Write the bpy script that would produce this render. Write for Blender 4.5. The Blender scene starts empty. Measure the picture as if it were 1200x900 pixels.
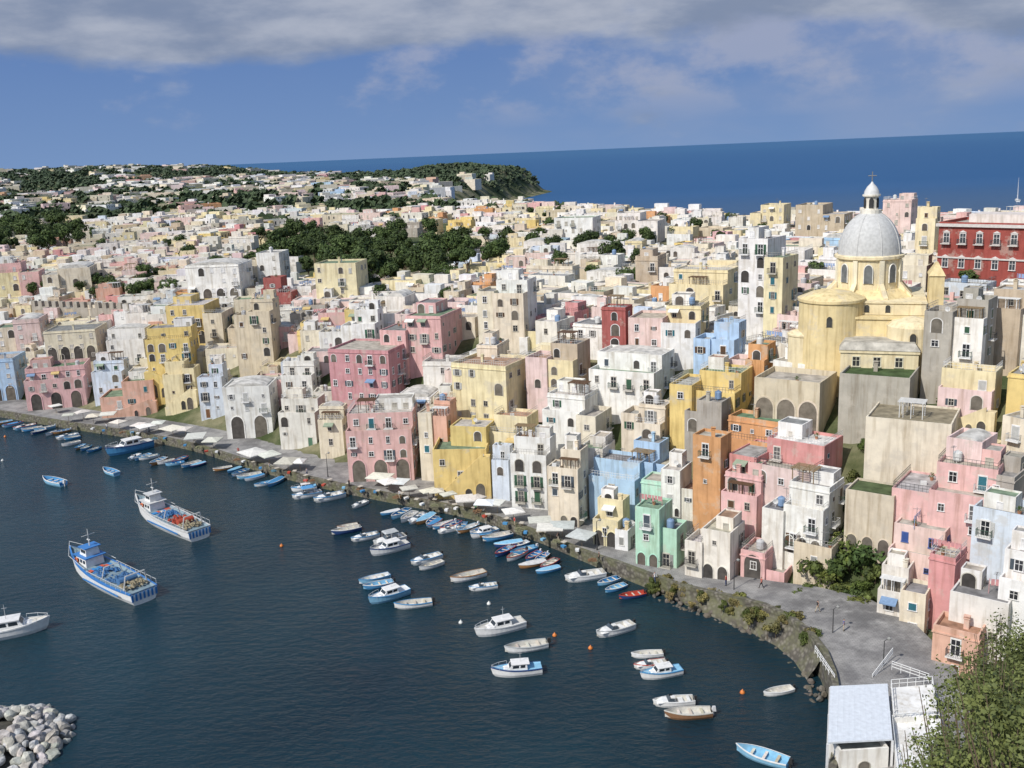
import bpy, bmesh, math, random
import numpy as np
from mathutils import Vector, Matrix
R=random.Random(7)
sin,cos,pi=math.sin,math.cos,math.pi
H=65.0; FP=1150.0; PIT=math.radians(13.3); ROL=math.radians(2.4)
cP,sP=cos(PIT),sin(PIT); cR,sR=cos(ROL),sin(ROL)
scene=bpy.context.scene
COL=scene.collection
def ray(px,py):
    u=(px-600)/FP; v=(450-py)/FP
    a=u*cR+v*sR; b=-u*sR+v*cR
    return (a, cP+b*sP, -sP+b*cP)
def proj(x,y,z):
    z=z-H; dep=y*cP-z*sP
    if dep<1: dep=1
    a=x/dep; b=(y*sP+z*cP)/dep
    u=a*cR-b*sR; v=a*sR+b*cR
    return 600+u*FP,450-v*FP,dep
def at(px,py,z=0.0):
    d=ray(px,py); t=(z-H)/d[2]
    return (d[0]*t,d[1]*t)
def PD(px,py,D):
    d=ray(px,py); t=D/math.hypot(d[0],d[1])
    return Vector((d[0]*t,d[1]*t,H+d[2]*t))
# ------------------------------------------------------------ terrain
WP=[(-150,470),(0,488),(80,502),(160,514),(230,528),(300,551),(350,565),(410,579),(470,591),(560,608),(640,637),(700,664),(770,693),(830,714),(900,736),(955,766),(975,800),(985,905)]
W=[at(*p) for p in WP]
W=[(-900,560),(-420,380)]+W+[(26,78),(12,62),(0,50),(-12,36),(-80,-10)]
N=[(900,200),(700,260),(420,330),(330,400),(230,440),(150,490),(90,570),(50,700),(-20,850),(-40,1050),(0,1300),(50,1480),(85,1620),(60,1700),(-100,1770),(-350,1950),(-700,2350),(-1500,2700),(-2900,2700)]
def sd(X,Y,L):
    best=np.full(X.shape,1e18); sg=np.ones(X.shape)
    for (ax,ay),(bx,by) in zip(L[:-1],L[1:]):
        dx,dy=bx-ax,by-ay; l2=dx*dx+dy*dy
        t=np.clip(((X-ax)*dx+(Y-ay)*dy)/l2,0,1)
        q=(X-ax-t*dx)**2+(Y-ay-t*dy)**2
        cr=dx*(Y-ay)-dy*(X-ax)
        m=q<best
        best=np.where(m,q,best); sg=np.where(m,np.sign(cr),sg)
    return np.sqrt(best)*sg
def sm(a,b,x):
    t=np.clip((x-a)/(b-a),0,1); return t*t*(3-2*t)
def inland(X,Y):
    s=sd(X,Y,W)
    s=np.where(s>6, 6+(s-6)/(1+.45*sm(-20,-120,X)), s)
    s=np.where(s>6, np.maximum(6,s-5*sm(20,36,X)*sm(135,118,Y)), s)
    return s
def hgt(X,Y):
    X=np.asarray(X,float); Y=np.asarray(Y,float)
    s=inland(X,Y)
    f=np.interp(s,[-30,-1,1.2,2,10,14,23,33,46,70,150,500,3000],[-8,-4,-3,1.1,1.1,3.5,10,17.5,23.5,26.5,28,29,30])
    f=f+8*np.exp(-((X-130)/60)**2-((Y-220)/90)**2)*sm(25,60,s)
    f=f+sm(60,140,s)*(1.2*np.sin(X*.03+1)*np.cos(Y*.021)+.8*np.sin(Y*.05+X*.013))
    f=f+37*np.exp(-((X+950)/620)**2-((Y-2100)/480)**2)+18*np.exp(-((X+85)/95)**2-((Y-1560)/180)**2)
    f=f+6*np.exp(-((X+420)/200)**2-((Y-900)/260)**2)+4*np.sin(X*.011)*np.sin(Y*.008+2)*sm(600,1100,Y)
    sN=sd(X,Y,N)
    g=np.interp(sN,[-40,0,6,30,60,200],[-9,-2,3,22,30,120])
    g=np.where(Y>1250, np.interp(sN,[-40,0,16,45,110],[-9,-1,3,32,120]), g)
    f=np.minimum(f,g)
    r=np.hypot(X,Y); az=np.arctan2(X,Y)
    c=62.0-r*(.655+2.0*np.clip(math.radians(27)-az,0,2))
    return np.maximum(f,np.maximum(c,-9))
def h1(x,y): return float(hgt(np.array([x]),np.array([y]))[0])
TT=np.concatenate([np.linspace(60,600,900),np.linspace(601,3600,700)])
def march(px,py,extra=0.0,t0=60):
    d=ray(px,py); T=TT[TT>=t0]
    z=H+d[2]*T; g=hgt(d[0]*T,d[1]*T)+extra
    m=np.nonzero(z<g)[0]
    if len(m)==0: return None
    i=m[0]
    if i==0: t=T[0]
    else:
        a=z[i-1]-g[i-1]; b=g[i]-z[i]; t=T[i-1]+(T[i]-T[i-1])*a/(a+b)
    return Vector((d[0]*t,d[1]*t,H+d[2]*t-extra))
# ------------------------------------------------------------ materials
def newmat(n):
    m=bpy.data.materials.new(n); m.use_nodes=True
    nt=m.node_tree; b=nt.nodes['Principled BSDF']; return m,nt,b
def lk(nt,a,b): nt.links.new(a,b)
def mixc(nt,fac,a,b,mode='MIX'):
    n=nt.nodes.new('ShaderNodeMix'); n.data_type='RGBA'; n.blend_type=mode
    for i,v in ((0,fac),(6,a),(7,b)):
        if hasattr(v,'links'): lk(nt,v,n.inputs[i])
        else: n.inputs[i].default_value=v
    return n.outputs[2]
def ramp(nt,src,p0,p1,c0=(0,0,0,1),c1=(1,1,1,1),ease=False):
    r=nt.nodes.new('ShaderNodeValToRGB'); e=r.color_ramp.elements
    if ease: r.color_ramp.interpolation='EASE'
    e[0].position=p0; e[1].position=p1; e[0].color=c0; e[1].color=c1
    lk(nt,src,r.inputs[0]); return r.outputs[0]
def noise(nt,scale,detail=4,vec=None,rough=.55):
    n=nt.nodes.new('ShaderNodeTexNoise'); n.inputs['Scale'].default_value=scale; n.inputs['Detail'].default_value=detail; n.inputs['Roughness'].default_value=rough
    if vec is not None: lk(nt,vec,n.inputs['Vector'])
    return n.outputs[0]
def math_(nt,op,a,b):
    n=nt.nodes.new('ShaderNodeMath'); n.operation=op
    for i,v in ((0,a),(1,b)):
        if hasattr(v,'links'): lk(nt,v,n.inputs[i])
        else: n.inputs[i].default_value=v
    return n.outputs[0]
def mrange(nt,v,a,b,c=0.0,d=1.0):
    n=nt.nodes.new('ShaderNodeMapRange'); lk(nt,v,n.inputs[0])
    for i,x in ((1,a),(2,b),(3,c),(4,d)): n.inputs[i].default_value=x
    return n.outputs[0]
def pos(nt,sc=None):
    g=nt.nodes.new('ShaderNodeNewGeometry')
    if sc is None: return g.outputs['Position']
    m=nt.nodes.new('ShaderNodeMapping'); m.inputs['Scale'].default_value=sc; lk(nt,g.outputs['Position'],m.inputs['Vector']); return m.outputs[0]
def bump(nt,b,src,strength=.3,dist=.1):
    n=nt.nodes.new('ShaderNodeBump'); n.inputs['Strength'].default_value=strength; n.inputs['Distance'].default_value=dist
    lk(nt,src,n.inputs['Height']); lk(nt,n.outputs[0],b.inputs['Normal'])
def src(nt,mode):
    if mode=='attr':
        a=nt.nodes.new('ShaderNodeAttribute'); a.attribute_name='Col'; return a.outputs['Color']
    if mode=='obj': return nt.nodes.new('ShaderNodeObjectInfo').outputs['Color']
    r=nt.nodes.new('ShaderNodeRGB'); r.outputs[0].default_value=(*mode,1); return r.outputs[0]
def wallmat(name,mode,dirt=1.0):
    m,nt,b=newmat(name); c=src(nt,mode)
    v=ramp(nt,noise(nt,.45,6,pos(nt)),.3,.72,(.82,.81,.80,1),(1.08,1.07,1.05,1))
    c=mixc(nt,1.0,c,v,'MULTIPLY')
    st=ramp(nt,noise(nt,1.0,5,pos(nt,(1.5,1.5,.14))),.48,.72)
    c1=mixc(nt,1.0,c,(.60,.55,.48,1),'MULTIPLY')
    c=mixc(nt,math_(nt,'MULTIPLY',st,.75*dirt),c,c1)
    pt=ramp(nt,noise(nt,.26,8,pos(nt),.68),.55,.62)
    c=mixc(nt,math_(nt,'MULTIPLY',pt,.42*dirt),c,(.50,.46,.39,1))
    lk(nt,c,b.inputs['Base Color']); b.inputs['Roughness'].default_value=.92; b.inputs['Specular IOR Level'].default_value=.15
    bump(nt,b,noise(nt,2.5,6,pos(nt)),.35,.08)
    return m
def plain(name,mode,rough=.6,var=.25,sc=1.5,spec=.3,metal=0,bmp=0):
    m,nt,b=newmat(name); c=src(nt,mode)
    v=ramp(nt,noise(nt,sc,5,pos(nt)),.3,.7,(1-var,1-var,1-var,1),(1+var*.3,1+var*.3,1+var*.3,1))
    c=mixc(nt,1.0,c,v,'MULTIPLY'); lk(nt,c,b.inputs['Base Color'])
    b.inputs['Roughness'].default_value=rough; b.inputs['Specular IOR Level'].default_value=spec; b.inputs['Metallic'].default_value=metal
    if bmp: bump(nt,b,noise(nt,sc*3,6,pos(nt)),bmp,.1)
    return m
M={}
M['wall']=wallmat('wall_plaster','obj'); M['wallA']=wallmat('wall_plaster_far','attr',.8)
M['church']=wallmat('church_plaster','obj',.9)
M['roof']=plain('roof_screed','obj',.95,.5,.7,.1,0,.3); M['roofA']=plain('roof_screed_far','attr',.95,.35,.5,.1)
M['paint']=plain('paint','obj',.45,.15,2.0,.4)
M['trim']=plain('trim','obj',.7,.2,2.0,.2)
M['glass']=plain('window_glass','obj',.18,.4,.9,.5)
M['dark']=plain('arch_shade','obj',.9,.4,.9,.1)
M['cloth']=plain('cloth','obj',.9,.2,2,.1); M['clothA']=plain('clothing','attr',.9,.15,3,.1)
M['metal']=plain('metal','obj',.6,.15,2,.3)
M['rock']=plain('rock','obj',.9,.5,1.1,.2,0,.9)
M['bark']=plain('bark',(.16,.12,.08),.9,.4,6)
def leafm(name,mode):
    m,nt,b=newmat(name); c=src(nt,mode)
    v=ramp(nt,noise(nt,.9,3,pos(nt)),.3,.72,(.45,.5,.45,1),(1.7,1.6,1.15,1))
    c=mixc(nt,1.0,c,v,'MULTIPLY'); lk(nt,c,b.inputs['Base Color']); b.inputs['Roughness'].default_value=.65; b.inputs['Specular IOR Level'].default_value=.2
    return m
M['leaf']=leafm('foliage','obj'); M['leafA']=leafm('foliage_far','attr')
m,nt,b=newmat('hill_ground'); M['ground']=m
n1=ramp(nt,noise(nt,.03,8,pos(nt),.65),.40,.56); c=mixc(nt,n1,(.28,.25,.16,1),(.075,.095,.042,1))
c=mixc(nt,ramp(nt,noise(nt,.25,7,pos(nt)),.35,.7),c,mixc(nt,1.0,c,(.55,.6,.5,1),'MULTIPLY'))
lk(nt,c,b.inputs['Base Color']); b.inputs['Roughness'].default_value=.95; b.inputs['Specular IOR Level'].default_value=.1
bump(nt,b,noise(nt,.6,8,pos(nt)),.8,.6)
m,nt,b=newmat('quay_stone'); M['quay']=m
c=mixc(nt,ramp(nt,noise(nt,.35,7,pos(nt),.6),.35,.65),(.19,.185,.18,1),(.36,.35,.33,1))
c=mixc(nt,ramp(nt,noise(nt,.12,5,pos(nt),.7),.52,.64),c,(.16,.155,.15,1))
br=nt.nodes.new('ShaderNodeTexBrick'); br.inputs['Scale'].default_value=.8; lk(nt,pos(nt),br.inputs['Vector']); br.inputs['Color1'].default_value=(1,1,1,1); br.inputs['Color2'].default_value=(.86,.86,.86,1); br.inputs['Mortar'].default_value=(.6,.6,.6,1)
c=mixc(nt,1.0,c,br.outputs[0],'MULTIPLY'); lk(nt,c,b.inputs['Base Color']); b.inputs['Roughness'].default_value=.9
m,nt,b=newmat('sea_wall_stone'); M['seawall']=m
vo=nt.nodes.new('ShaderNodeTexVoronoi'); vo.inputs['Scale'].default_value=1.6; lk(nt,pos(nt),vo.inputs['Vector'])
c=mixc(nt,ramp(nt,vo.outputs['Distance'],.1,.6),(.24,.22,.18,1),(.09,.08,.065,1)); c=mixc(nt,ramp(nt,noise(nt,.5,7,pos(nt)),.4,.65),c,(.13,.13,.07,1))
lk(nt,c,b.inputs['Base Color']); b.inputs['Roughness'].default_value=.95; bump(nt,b,vo.outputs['Distance'],.8,.2)
# sea
m,nt,b=newmat('sea_water'); M['sea']=m
g=nt.nodes.new('ShaderNodeNewGeometry'); sx=nt.nodes.new('ShaderNodeSeparateXYZ'); lk(nt,g.outputs['Position'],sx.inputs[0])
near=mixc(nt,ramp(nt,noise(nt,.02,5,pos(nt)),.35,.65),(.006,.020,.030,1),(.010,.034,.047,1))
c=mixc(nt,mrange(nt,sx.outputs[1],250,1300),near,(.018,.085,.21,1)); c=mixc(nt,mrange(nt,sx.outputs[1],1500,12000),c,(.03,.11,.235,1))  # farthest water paled by distance, haze mixed into the base colour
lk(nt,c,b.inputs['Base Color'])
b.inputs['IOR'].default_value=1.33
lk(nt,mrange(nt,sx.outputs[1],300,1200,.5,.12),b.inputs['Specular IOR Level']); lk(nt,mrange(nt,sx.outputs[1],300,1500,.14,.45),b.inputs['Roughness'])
w1=noise(nt,.55,6,pos(nt,(1,1.7,1)),.6); w2=noise(nt,.06,3,pos(nt,(1,2,1)))
bump(nt,b,math_(nt,'ADD',w1,w2),.45,.8)
# ------------------------------------------------------------ mesh builder
class MB:
    def __init__(s): s.v=[]; s.f=[]; s.m=[]; s.c=[]; s.T=None; s.cc=None; s.mi=0
    def add(s,vs,fs,mi=None):
        o=len(s.v)
        if s.T:
            c,sn,ox,oy,oz=s.T
            vs=[(x*c-y*sn+ox,x*sn+y*c+oy,z+oz) for x,y,z in vs]
        s.v.extend(vs)
        for f in fs:
            s.f.append([o+i for i in f]); s.m.append(s.mi if mi is None else mi); s.c.append(s.cc)
    def box(s,x0,x1,y0,y1,z0,z1,mi=None,bottom=True):
        v=[(x0,y0,z0),(x1,y0,z0),(x1,y1,z0),(x0,y1,z0),(x0,y0,z1),(x1,y0,z1),(x1,y1,z1),(x0,y1,z1)]
        f=[(4,5,6,7),(0,1,5,4),(1,2,6,5),(2,3,7,6),(3,0,4,7)]
        if bottom: f.append((3,2,1,0))
        s.add(v,f,mi)
    def frus(s,x0,x1,y0,y1,z0,z1,ix0,ix1,iy0,iy1,mi=None):
        v=[(x0,y0,z0),(x1,y0,z0),(x1,y1,z0),(x0,y1,z0),(x0+ix0,y0+iy0,z1),(x1-ix1,y0+iy0,z1),(x1-ix1,y1-iy1,z1),(x0+ix0,y1-iy1,z1)]
        s.add(v,[(4,5,6,7),(0,1,5,4),(1,2,6,5),(2,3,7,6),(3,0,4,7),(3,2,1,0)],mi)
    def lathe(s,prof,n=16,cx=0,cy=0,a0=0,a1=2*pi,mi=None,cap=True):
        full=abs(a1-a0-2*pi)<1e-6; k=n if full else n+1
        v=[]
        for r,z in prof:
            for i in range(k):
                a=a0+(a1-a0)*i/n; v.append((cx+r*cos(a),cy+r*sin(a),z))
        f=[]
        for j in range(len(prof)-1):
            for i in range(n):
                i2=(i+1)%k
                f.append((j*k+i,j*k+i2,(j+1)*k+i2,(j+1)*k+i))
        if cap and prof[-1][0]>.01: f.append([ (len(prof)-1)*k+i for i in range(k)])
        s.add(v,f,mi)
    def tube(s,p,q,r,r2=None,n=5,mi=None):
        p=Vector(p); q=Vector(q); r2=r if r2 is None else r2
        d=(q-p).normalized(); a=d.orthogonal().normalized(); b=d.cross(a)
        v=[]
        for c,rr in ((p,r),(q,r2)):
            for i in range(n):
                t=2*pi*i/n; v.append(tuple(c+a*cos(t)*rr+b*sin(t)*rr))
        f=[(i,(i+1)%n,n+(i+1)%n,n+i) for i in range(n)]+[list(range(n))[::-1],list(range(n,2*n))]
        s.add(v,f,mi)
    def mesh(s,name,mats,smooth=False):
        me=bpy.data.meshes.new(name); me.from_pydata(s.v,[],s.f)
        for k in mats: me.materials.append(M[k])
        me.polygons.foreach_set('material_index',s.m)
        if smooth: me.polygons.foreach_set('use_smooth',[True]*len(s.f))
        if s.c and s.c[0] is not None:
            a=me.color_attributes.new('Col','FLOAT_COLOR','CORNER'); arr=[]
            for f,c in zip(s.f,s.c): arr.extend([c[0],c[1],c[2],1.0]*len(f))
            a.data.foreach_set('color',arr)
        me.update(); return me
def ob(name,me,parent=None,loc=(0,0,0),rz=0,color=None,scale=None,rot=None):
    o=bpy.data.objects.new(name,me); COL.objects.link(o)
    o.location=loc; o.rotation_euler=rot if rot else (0,0,rz)
    if parent: o.parent=parent
    if color is not None: o.color=(color[0],color[1],color[2],1)
    if scale is not None: o.scale=scale if hasattr(scale,'__len__') else (scale,)*3
    return o
def tag(o,label,cat,group=None):
    o['label']=label; o['category']=cat
    if group: o['group']=group
    return o
def empty(name,loc,rz,label,cat,group=None):
    o=ob(name,None,None,loc,rz); o.empty_display_size=.5; return tag(o,label,cat,group)
ONES=['zeroth','first','second','third','fourth','fifth','sixth','seventh','eighth','ninth','tenth','eleventh','twelfth','thirteenth','fourteenth','fifteenth','sixteenth','seventeenth','eighteenth','nineteenth']
def ordn(n):
    if n<20: return ONES[n]
    t={2:'twenty',3:'thirty',4:'forty',5:'fifty',6:'sixty',7:'seventy',8:'eighty',9:'ninety'}[n//10%10]
    if n%10==0: return t[:-1]+'ieth'
    return t+'-'+ONES[n%10]
def jit(c,a=.06):
    k=1+R.uniform(-a,a); return (c[0]*k*(1+R.uniform(-a,a)*.4),c[1]*k,c[2]*k*(1+R.uniform(-a,a)*.6))
# ------------------------------------------------------------ setting
xs=np.concatenate([-np.geomspace(220,3000,40)[::-1],np.arange(-216,220,4.0),np.geomspace(220,1000,22)])
ys=np.concatenate([np.arange(-40,480,4.0),np.geomspace(482,2900,110)])
GX,GY=np.meshgrid(xs,ys); GZ=hgt(GX.ravel(),GY.ravel())
nx,ny=len(xs),len(ys)
vs=np.stack([GX.ravel(),GY.ravel(),GZ],1).tolist()
fs=[(j*nx+i,j*nx+i+1,(j+1)*nx+i+1,(j+1)*nx+i) for j in range(ny-1) for i in range(nx-1)]
me=bpy.data.meshes.new('terrain'); me.from_pydata(vs,[],fs); me.materials.append(M['ground']); me.update()
o=ob('terrain',me); o['kind']='structure'
mb=MB(); mb.add([(-60000,-2000,0),(60000,-2000,0),(60000,70000,0),(-60000,70000,0)],[(0,1,2,3)])
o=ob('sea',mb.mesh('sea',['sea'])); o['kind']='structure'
def resample(L,step):
    out=[]
    for (ax,ay),(bx,by) in zip(L[:-1],L[1:]):
        n=max(1,int(math.hypot(bx-ax,by-ay)/step))
        for i in range(n): out.append((ax+(bx-ax)*i/n,ay+(by-ay)*i/n))
    out.append(L[-1]); return out
QW=resample(W[2:21],4)
for _ in range(3):
    QW=[QW[0]]+[((a[0]+2*b_[0]+c_[0])/4,(a[1]+2*b_[1]+c_[1])/4) for a,b_,c_ in zip(QW[:-2],QW[1:-1],QW[2:])]+[QW[-1]]
QN=[]
for i in range(len(QW)):
    a=QW[max(0,i-2)]; c_=QW[min(len(QW)-1,i+2)]; d=Vector((c_[0]-a[0],c_[1]-a[1])).normalized(); QN.append((-d.y,d.x))
def qz(i): return 1.7+1.6*float(sm(22,36,QW[i][0]))
def strip(o0,o1,z0f,zb,name,mat,i0=0,i1=None):
    mb=MB(); i1=i1 or len(QW); P=[]
    for i in range(i0,i1):
        a=Vector(QW[i]); n=Vector(QN[i]); z=z0f(i)
        w1=o1(i) if callable(o1) else o1
        p=a+n*o0; q=a+n*w1
        P.append(((p.x,p.y,zb),(p.x,p.y,z),(q.x,q.y,z),(q.x,q.y,zb)))
    for A,B in zip(P[:-1],P[1:]):
        for k in range(3): mb.add([A[k],A[k+1],B[k+1],B[k]],[(0,3,2,1)])
    mb.add(list(P[0]),[(0,1,2,3)]); mb.add(list(P[-1]),[(3,2,1,0)])
    o=ob(name,mb.mesh(name,[mat]),color=(.4,.38,.34)); o['kind']='structure'; return o
strip(0.3,lambda i:11-2.5*float(sm(10,20,QW[i][0]))+6*float(sm(24,36,QW[i][0])*sm(130,115,QW[i][1])),qz,-4,'quay_road','quay')
strip(-.35,.4,lambda i:qz(i)+.14+.6*float(sm(10,17,QW[i][0])),-4,'quay_wall','seawall')
# ------------------------------------------------------------ part meshes
CA={}
def cached(k,fn):
    if k not in CA: CA[k]=fn()
    return CA[k]
def f_frame(pane=False):
    mb=MB(); w,h=.52,.75
    mb.box(-w-.13,-w,-.07,0,-h,h); mb.box(w,w+.13,-.07,0,-h,h); mb.box(-w-.13,w+.13,-.09,0,h,h+.16); mb.box(-w-.2,w+.2,-.16,0,-h-.12,-h)
    mb.box(-.035,.035,-.04,0,-h,h); mb.box(-w,-.035,-.035,0,.15,.21); mb.box(.035,w,-.035,0,.15,.21)
    if pane: mb.add([(-w,-.015,-h),(w,-.015,-h),(w,-.015,h),(-w,-.015,h)],[(0,1,2,3)],1)
    return mb.mesh('window',['trim','glass'] if pane else ['trim'])
def f_pane():
    mb=MB(); w,h=.52,.75; mb.add([(-w,-.015,-h),(w,-.015,-h),(w,-.015,h),(-w,-.015,h)],[(0,1,2,3)]); return mb.mesh('pane',['glass'])
def f_shut():
    mb=MB(); mb.box(-.27,.27,-.05,0,-.76,.76)
    for k in range(9): z=-.68+k*.165; mb.box(-.22,.22,-.08,-.05,z,z+.07)
    return mb.mesh('shutter',['paint'])
def f_arch(n=10,k=1.16):
    mb=MB(); w=.5; z1=.35
    inner=[(-w,-.8)]+[(-w*cos(pi*i/n),z1+w*sin(pi*i/n)) for i in range(n+1)]+[(w,-.8)]
    outer=[(-w*k,-.8)]+[(-w*k*cos(pi*i/n),z1+w*k*sin(pi*i/n)) for i in range(n+1)]+[(w*k,-.8)]
    v=[(x,-.07,z) for x,z in inner]+[(x,-.07,z) for x,z in outer]+[(x,0,z) for x,z in outer]+[(x,-.0,z) for x,z in inner]
    m_=len(inner); f=[]
    for i in range(m_-1):
        f+=[(i,i+1,m_+i+1,m_+i),(m_+i,m_+i+1,2*m_+i+1,2*m_+i),(i+1,i,3*m_+i,3*m_+i+1)]
    mb.add(v,f)
    return mb.mesh('archway',['trim'])
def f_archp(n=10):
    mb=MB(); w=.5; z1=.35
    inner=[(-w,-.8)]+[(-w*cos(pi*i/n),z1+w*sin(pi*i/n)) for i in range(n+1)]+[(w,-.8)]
    mb.add([(x,-.02,z) for x,z in inner],[list(range(len(inner)))[::-1]]); return mb.mesh('recess',['dark'])  # flat panel without depth; the opening's shade is put into its dark colour
def f_balc():
    mb=MB(); mb.box(-.95,.95,-.85,0,-.16,0); return mb.mesh('balcony',['trim'])
def f_rail():
    mb=MB()
    for x in [i*.19-.9 for i in range(11)]: mb.box(x-.015,x+.015,-.82,-.79,0,.95)
    mb.box(-.93,.93,-.84,-.77,.92,.98)
    for s_ in (-1,1):
        mb.box(s_*.9-.02,s_*.9+.02,-.8,0,.92,.97)
        for y in (-.6,-.4,-.2): mb.box(s_*.9-.015,s_*.9+.015,y-.015,y+.015,0,.92)
    return mb.mesh('railing',['metal'])
def f_door():
    mb=MB(); mb.box(-.6,-.5,-.07,0,0,2.2); mb.box(.5,.6,-.07,0,0,2.2); mb.box(-.6,.6,-.08,0,2.2,2.32); return mb.mesh('door_frame',['trim'])
def f_doorp():
    mb=MB(); mb.box(-.5,-.01,-.04,0,0,2.2); mb.box(.01,.5,-.04,0,0,2.2)
    for s_ in (-.25,.25):
        for z in (.3,1.2): mb.box(s_-.16,s_+.16,-.06,-.04,z,z+.7)
    return mb.mesh('door',['paint'])
def f_chim():
    mb=MB(); mb.box(-.3,.3,-.25,.25,0,1.3); mb.box(-.38,.38,-.33,.33,1.3,1.4); mb.box(-.2,.2,-.15,.15,1.4,1.6); mb.box(-.38,.38,-.33,.33,1.6,1.68); return mb.mesh('chimney',['wall'])
def f_tank():
    mb=MB(); mb.lathe([(.55,.25),(.6,.35),(.6,1.4),(.5,1.55),(.15,1.65),(.15,1.75)],12)
    for a in range(4): mb.tube((.45*cos(a*pi/2),.45*sin(a*pi/2),0),(.45*cos(a*pi/2),.45*sin(a*pi/2),.3),.05)
    return mb.mesh('water_tank',['metal'])
def f_ant():
    mb=MB(); mb.tube((0,0,0),(0,0,2.6),.035); mb.tube((-.5,0,2.4),(.6,0,2.4),.025)
    for i in range(5): mb.tube((-.4+i*.22,-.3,2.4),(-.4+i*.22,.3,2.4),.015)
    return mb.mesh('antenna',['metal'])
def f_dish():
    mb=MB(); mb.tube((0,0,0),(0,0,.8),.03)
    v=[(0,-.05,.9)]+[(.42*cos(2*pi*i/12),-.18,.95+.42*sin(2*pi*i/12)) for i in range(12)]
    mb.add(v,[(0,1+i,1+(i+1)%12) for i in range(12)]); mb.tube((0,-.05,.9),(0,-.5,.95),.02); return mb.mesh('satellite_dish',['metal'])
def f_perg():
    mb=MB()
    for x in (-1.6,0,1.6):
        for y in (-1.2,1.2): mb.box(x-.06,x+.06,y-.06,y+.06,0,2.3)
        mb.box(x-.06,x+.06,-1.5,1.5,2.3,2.42)
    for i in range(9): mb.box(-1.9,1.9,-1.4+i*.34,-1.3+i*.34,2.42,2.48)
    return mb.mesh('pergola',['paint'])
def f_awn():
    mb=MB(); v=[(-1.5,0,.75),(1.5,0,.75),(1.5,-1.5,.2),(-1.5,-1.5,.2),(1.5,-1.5,-.05),(-1.5,-1.5,-.05)]
    mb.add(v,[(0,1,2,3),(3,2,4,5)]); mb.tube((-1.45,0,.1),(-1.45,-1.45,.17),.025); mb.tube((1.45,0,.1),(1.45,-1.45,.17),.025)
    return mb.mesh('awning',['cloth'])
def f_line():
    mb=MB(); mb.tube((-1.8,0,0),(-1.8,0,1.9),.04,mi=1); mb.tube((1.8,0,0),(1.8,0,1.9),.04,mi=1); mb.tube((-1.8,0,1.85),(1.8,0,1.85),.015,mi=1)
    rr=random.Random(3); x=-1.6
    while x<1.3:
        w=rr.uniform(.3,.7); l=rr.uniform(.5,1.1)
        mb.add([(x,0.01,1.85),(x+w,0.01,1.85),(x+w,.06,1.85-l),(x,.04,1.85-l)],[(0,1,2,3)],0); x+=w+.12
    return mb.mesh('washing_line',['cloth','metal'])
def f_ac():
    mb=MB(); mb.box(-.4,.4,-.35,0,0,.55); return mb.mesh('air_conditioner',['metal'])
def f_pot():
    mb=MB(); mb.lathe([(.18,0),(.28,.4),(.3,.42)],8,mi=0); return mb.mesh('plant_pot',['trim'])
def f_potl():
    mb=MB(); rr=random.Random(5)
    for i in range(90):
        a=rr.uniform(0,6.3); e=rr.uniform(-.3,1.5); r=rr.uniform(.2,.5); p=Vector((r*cos(a)*cos(e),r*sin(a)*cos(e),.65+r*sin(e)))
        q=[p+Vector((rr.uniform(-.12,.12),rr.uniform(-.12,.12),rr.uniform(-.12,.12))) for _ in range(3)]
        mb.add([tuple(t) for t in q],[(0,1,2)])
    return mb.mesh('foliage',['leaf'])
# ------------------------------------------------------------ houses
C={'white':(.81,.80,.77),'off white':(.76,.73,.67),'cream':(.75,.68,.54),'pale yellow':(.77,.68,.44),'yellow':(.73,.57,.24),
'pink':(.72,.46,.44),'pale pink':(.75,.59,.55),'deep pink':(.56,.30,.31),'light blue':(.42,.58,.76),'pale blue':(.62,.69,.77),'tan':(.55,.46,.34),
'grey stone':(.42,.39,.34),'sand':(.64,.56,.43),'orange':(.65,.35,.17),'mint green':(.46,.71,.57),'dark red':(.37,.12,.11),'salmon':(.66,.41,.32),'coral':(.65,.32,.31)}
RC=[(.42,.40,.35),(.50,.46,.40),(.32,.31,.30),(.52,.47,.39),(.60,.58,.54),(.46,.41,.34),(.20,.27,.18),(.42,.27,.19),(.42,.41,.38),(.5,.47,.42),(.26,.26,.26)]
SC=[(.05,.12,.07),(.12,.07,.04),(.3,.3,.28),(.08,.1,.12),(.5,.5,.47),(.04,.16,.2)]
def gcol():
    return R.choice([(.03,.032,.037),(.04,.04,.042),(.06,.055,.05),(.025,.027,.03),(.12,.12,.12)])
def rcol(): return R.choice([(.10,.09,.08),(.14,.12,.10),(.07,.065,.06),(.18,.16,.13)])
def shell(mb,w,d,h,b=-7,par=.45,t=.22,xo=0,yo=0):
    a,c=w/2,d/2; z=h-par
    v=[(-a,-c,b),(a,-c,b),(a,c,b),(-a,c,b),(-a,-c,h),(a,-c,h),(a,c,h),(-a,c,h),(-a+t,-c+t,h),(a-t,-c+t,h),(a-t,c-t,h),(-a+t,c-t,h),(-a+t,-c+t,z-.1),(a-t,-c+t,z-.1),(a-t,c-t,z-.1),(-a+t,c-t,z-.1)]
    v=[(x+xo,y+yo,z_) for x,y,z_ in v]
    f=[]
    for i in range(4):
        j=(i+1)%4; f+=[(i,j,4+j,4+i),(4+i,4+j,8+j,8+i),(8+i,8+j,12+j,12+i)]
    mb.add(v,f)
def roofquad(mb,w,d,z,t=.2,mi=None,xo=0,yo=0):
    a,c=w/2-t,d/2-t; mb.add([(xo-a,yo-c,z),(xo+a,yo-c,z),(xo+a,yo+c,z),(xo-a,yo+c,z)],[(0,1,2,3)],mi)
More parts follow.
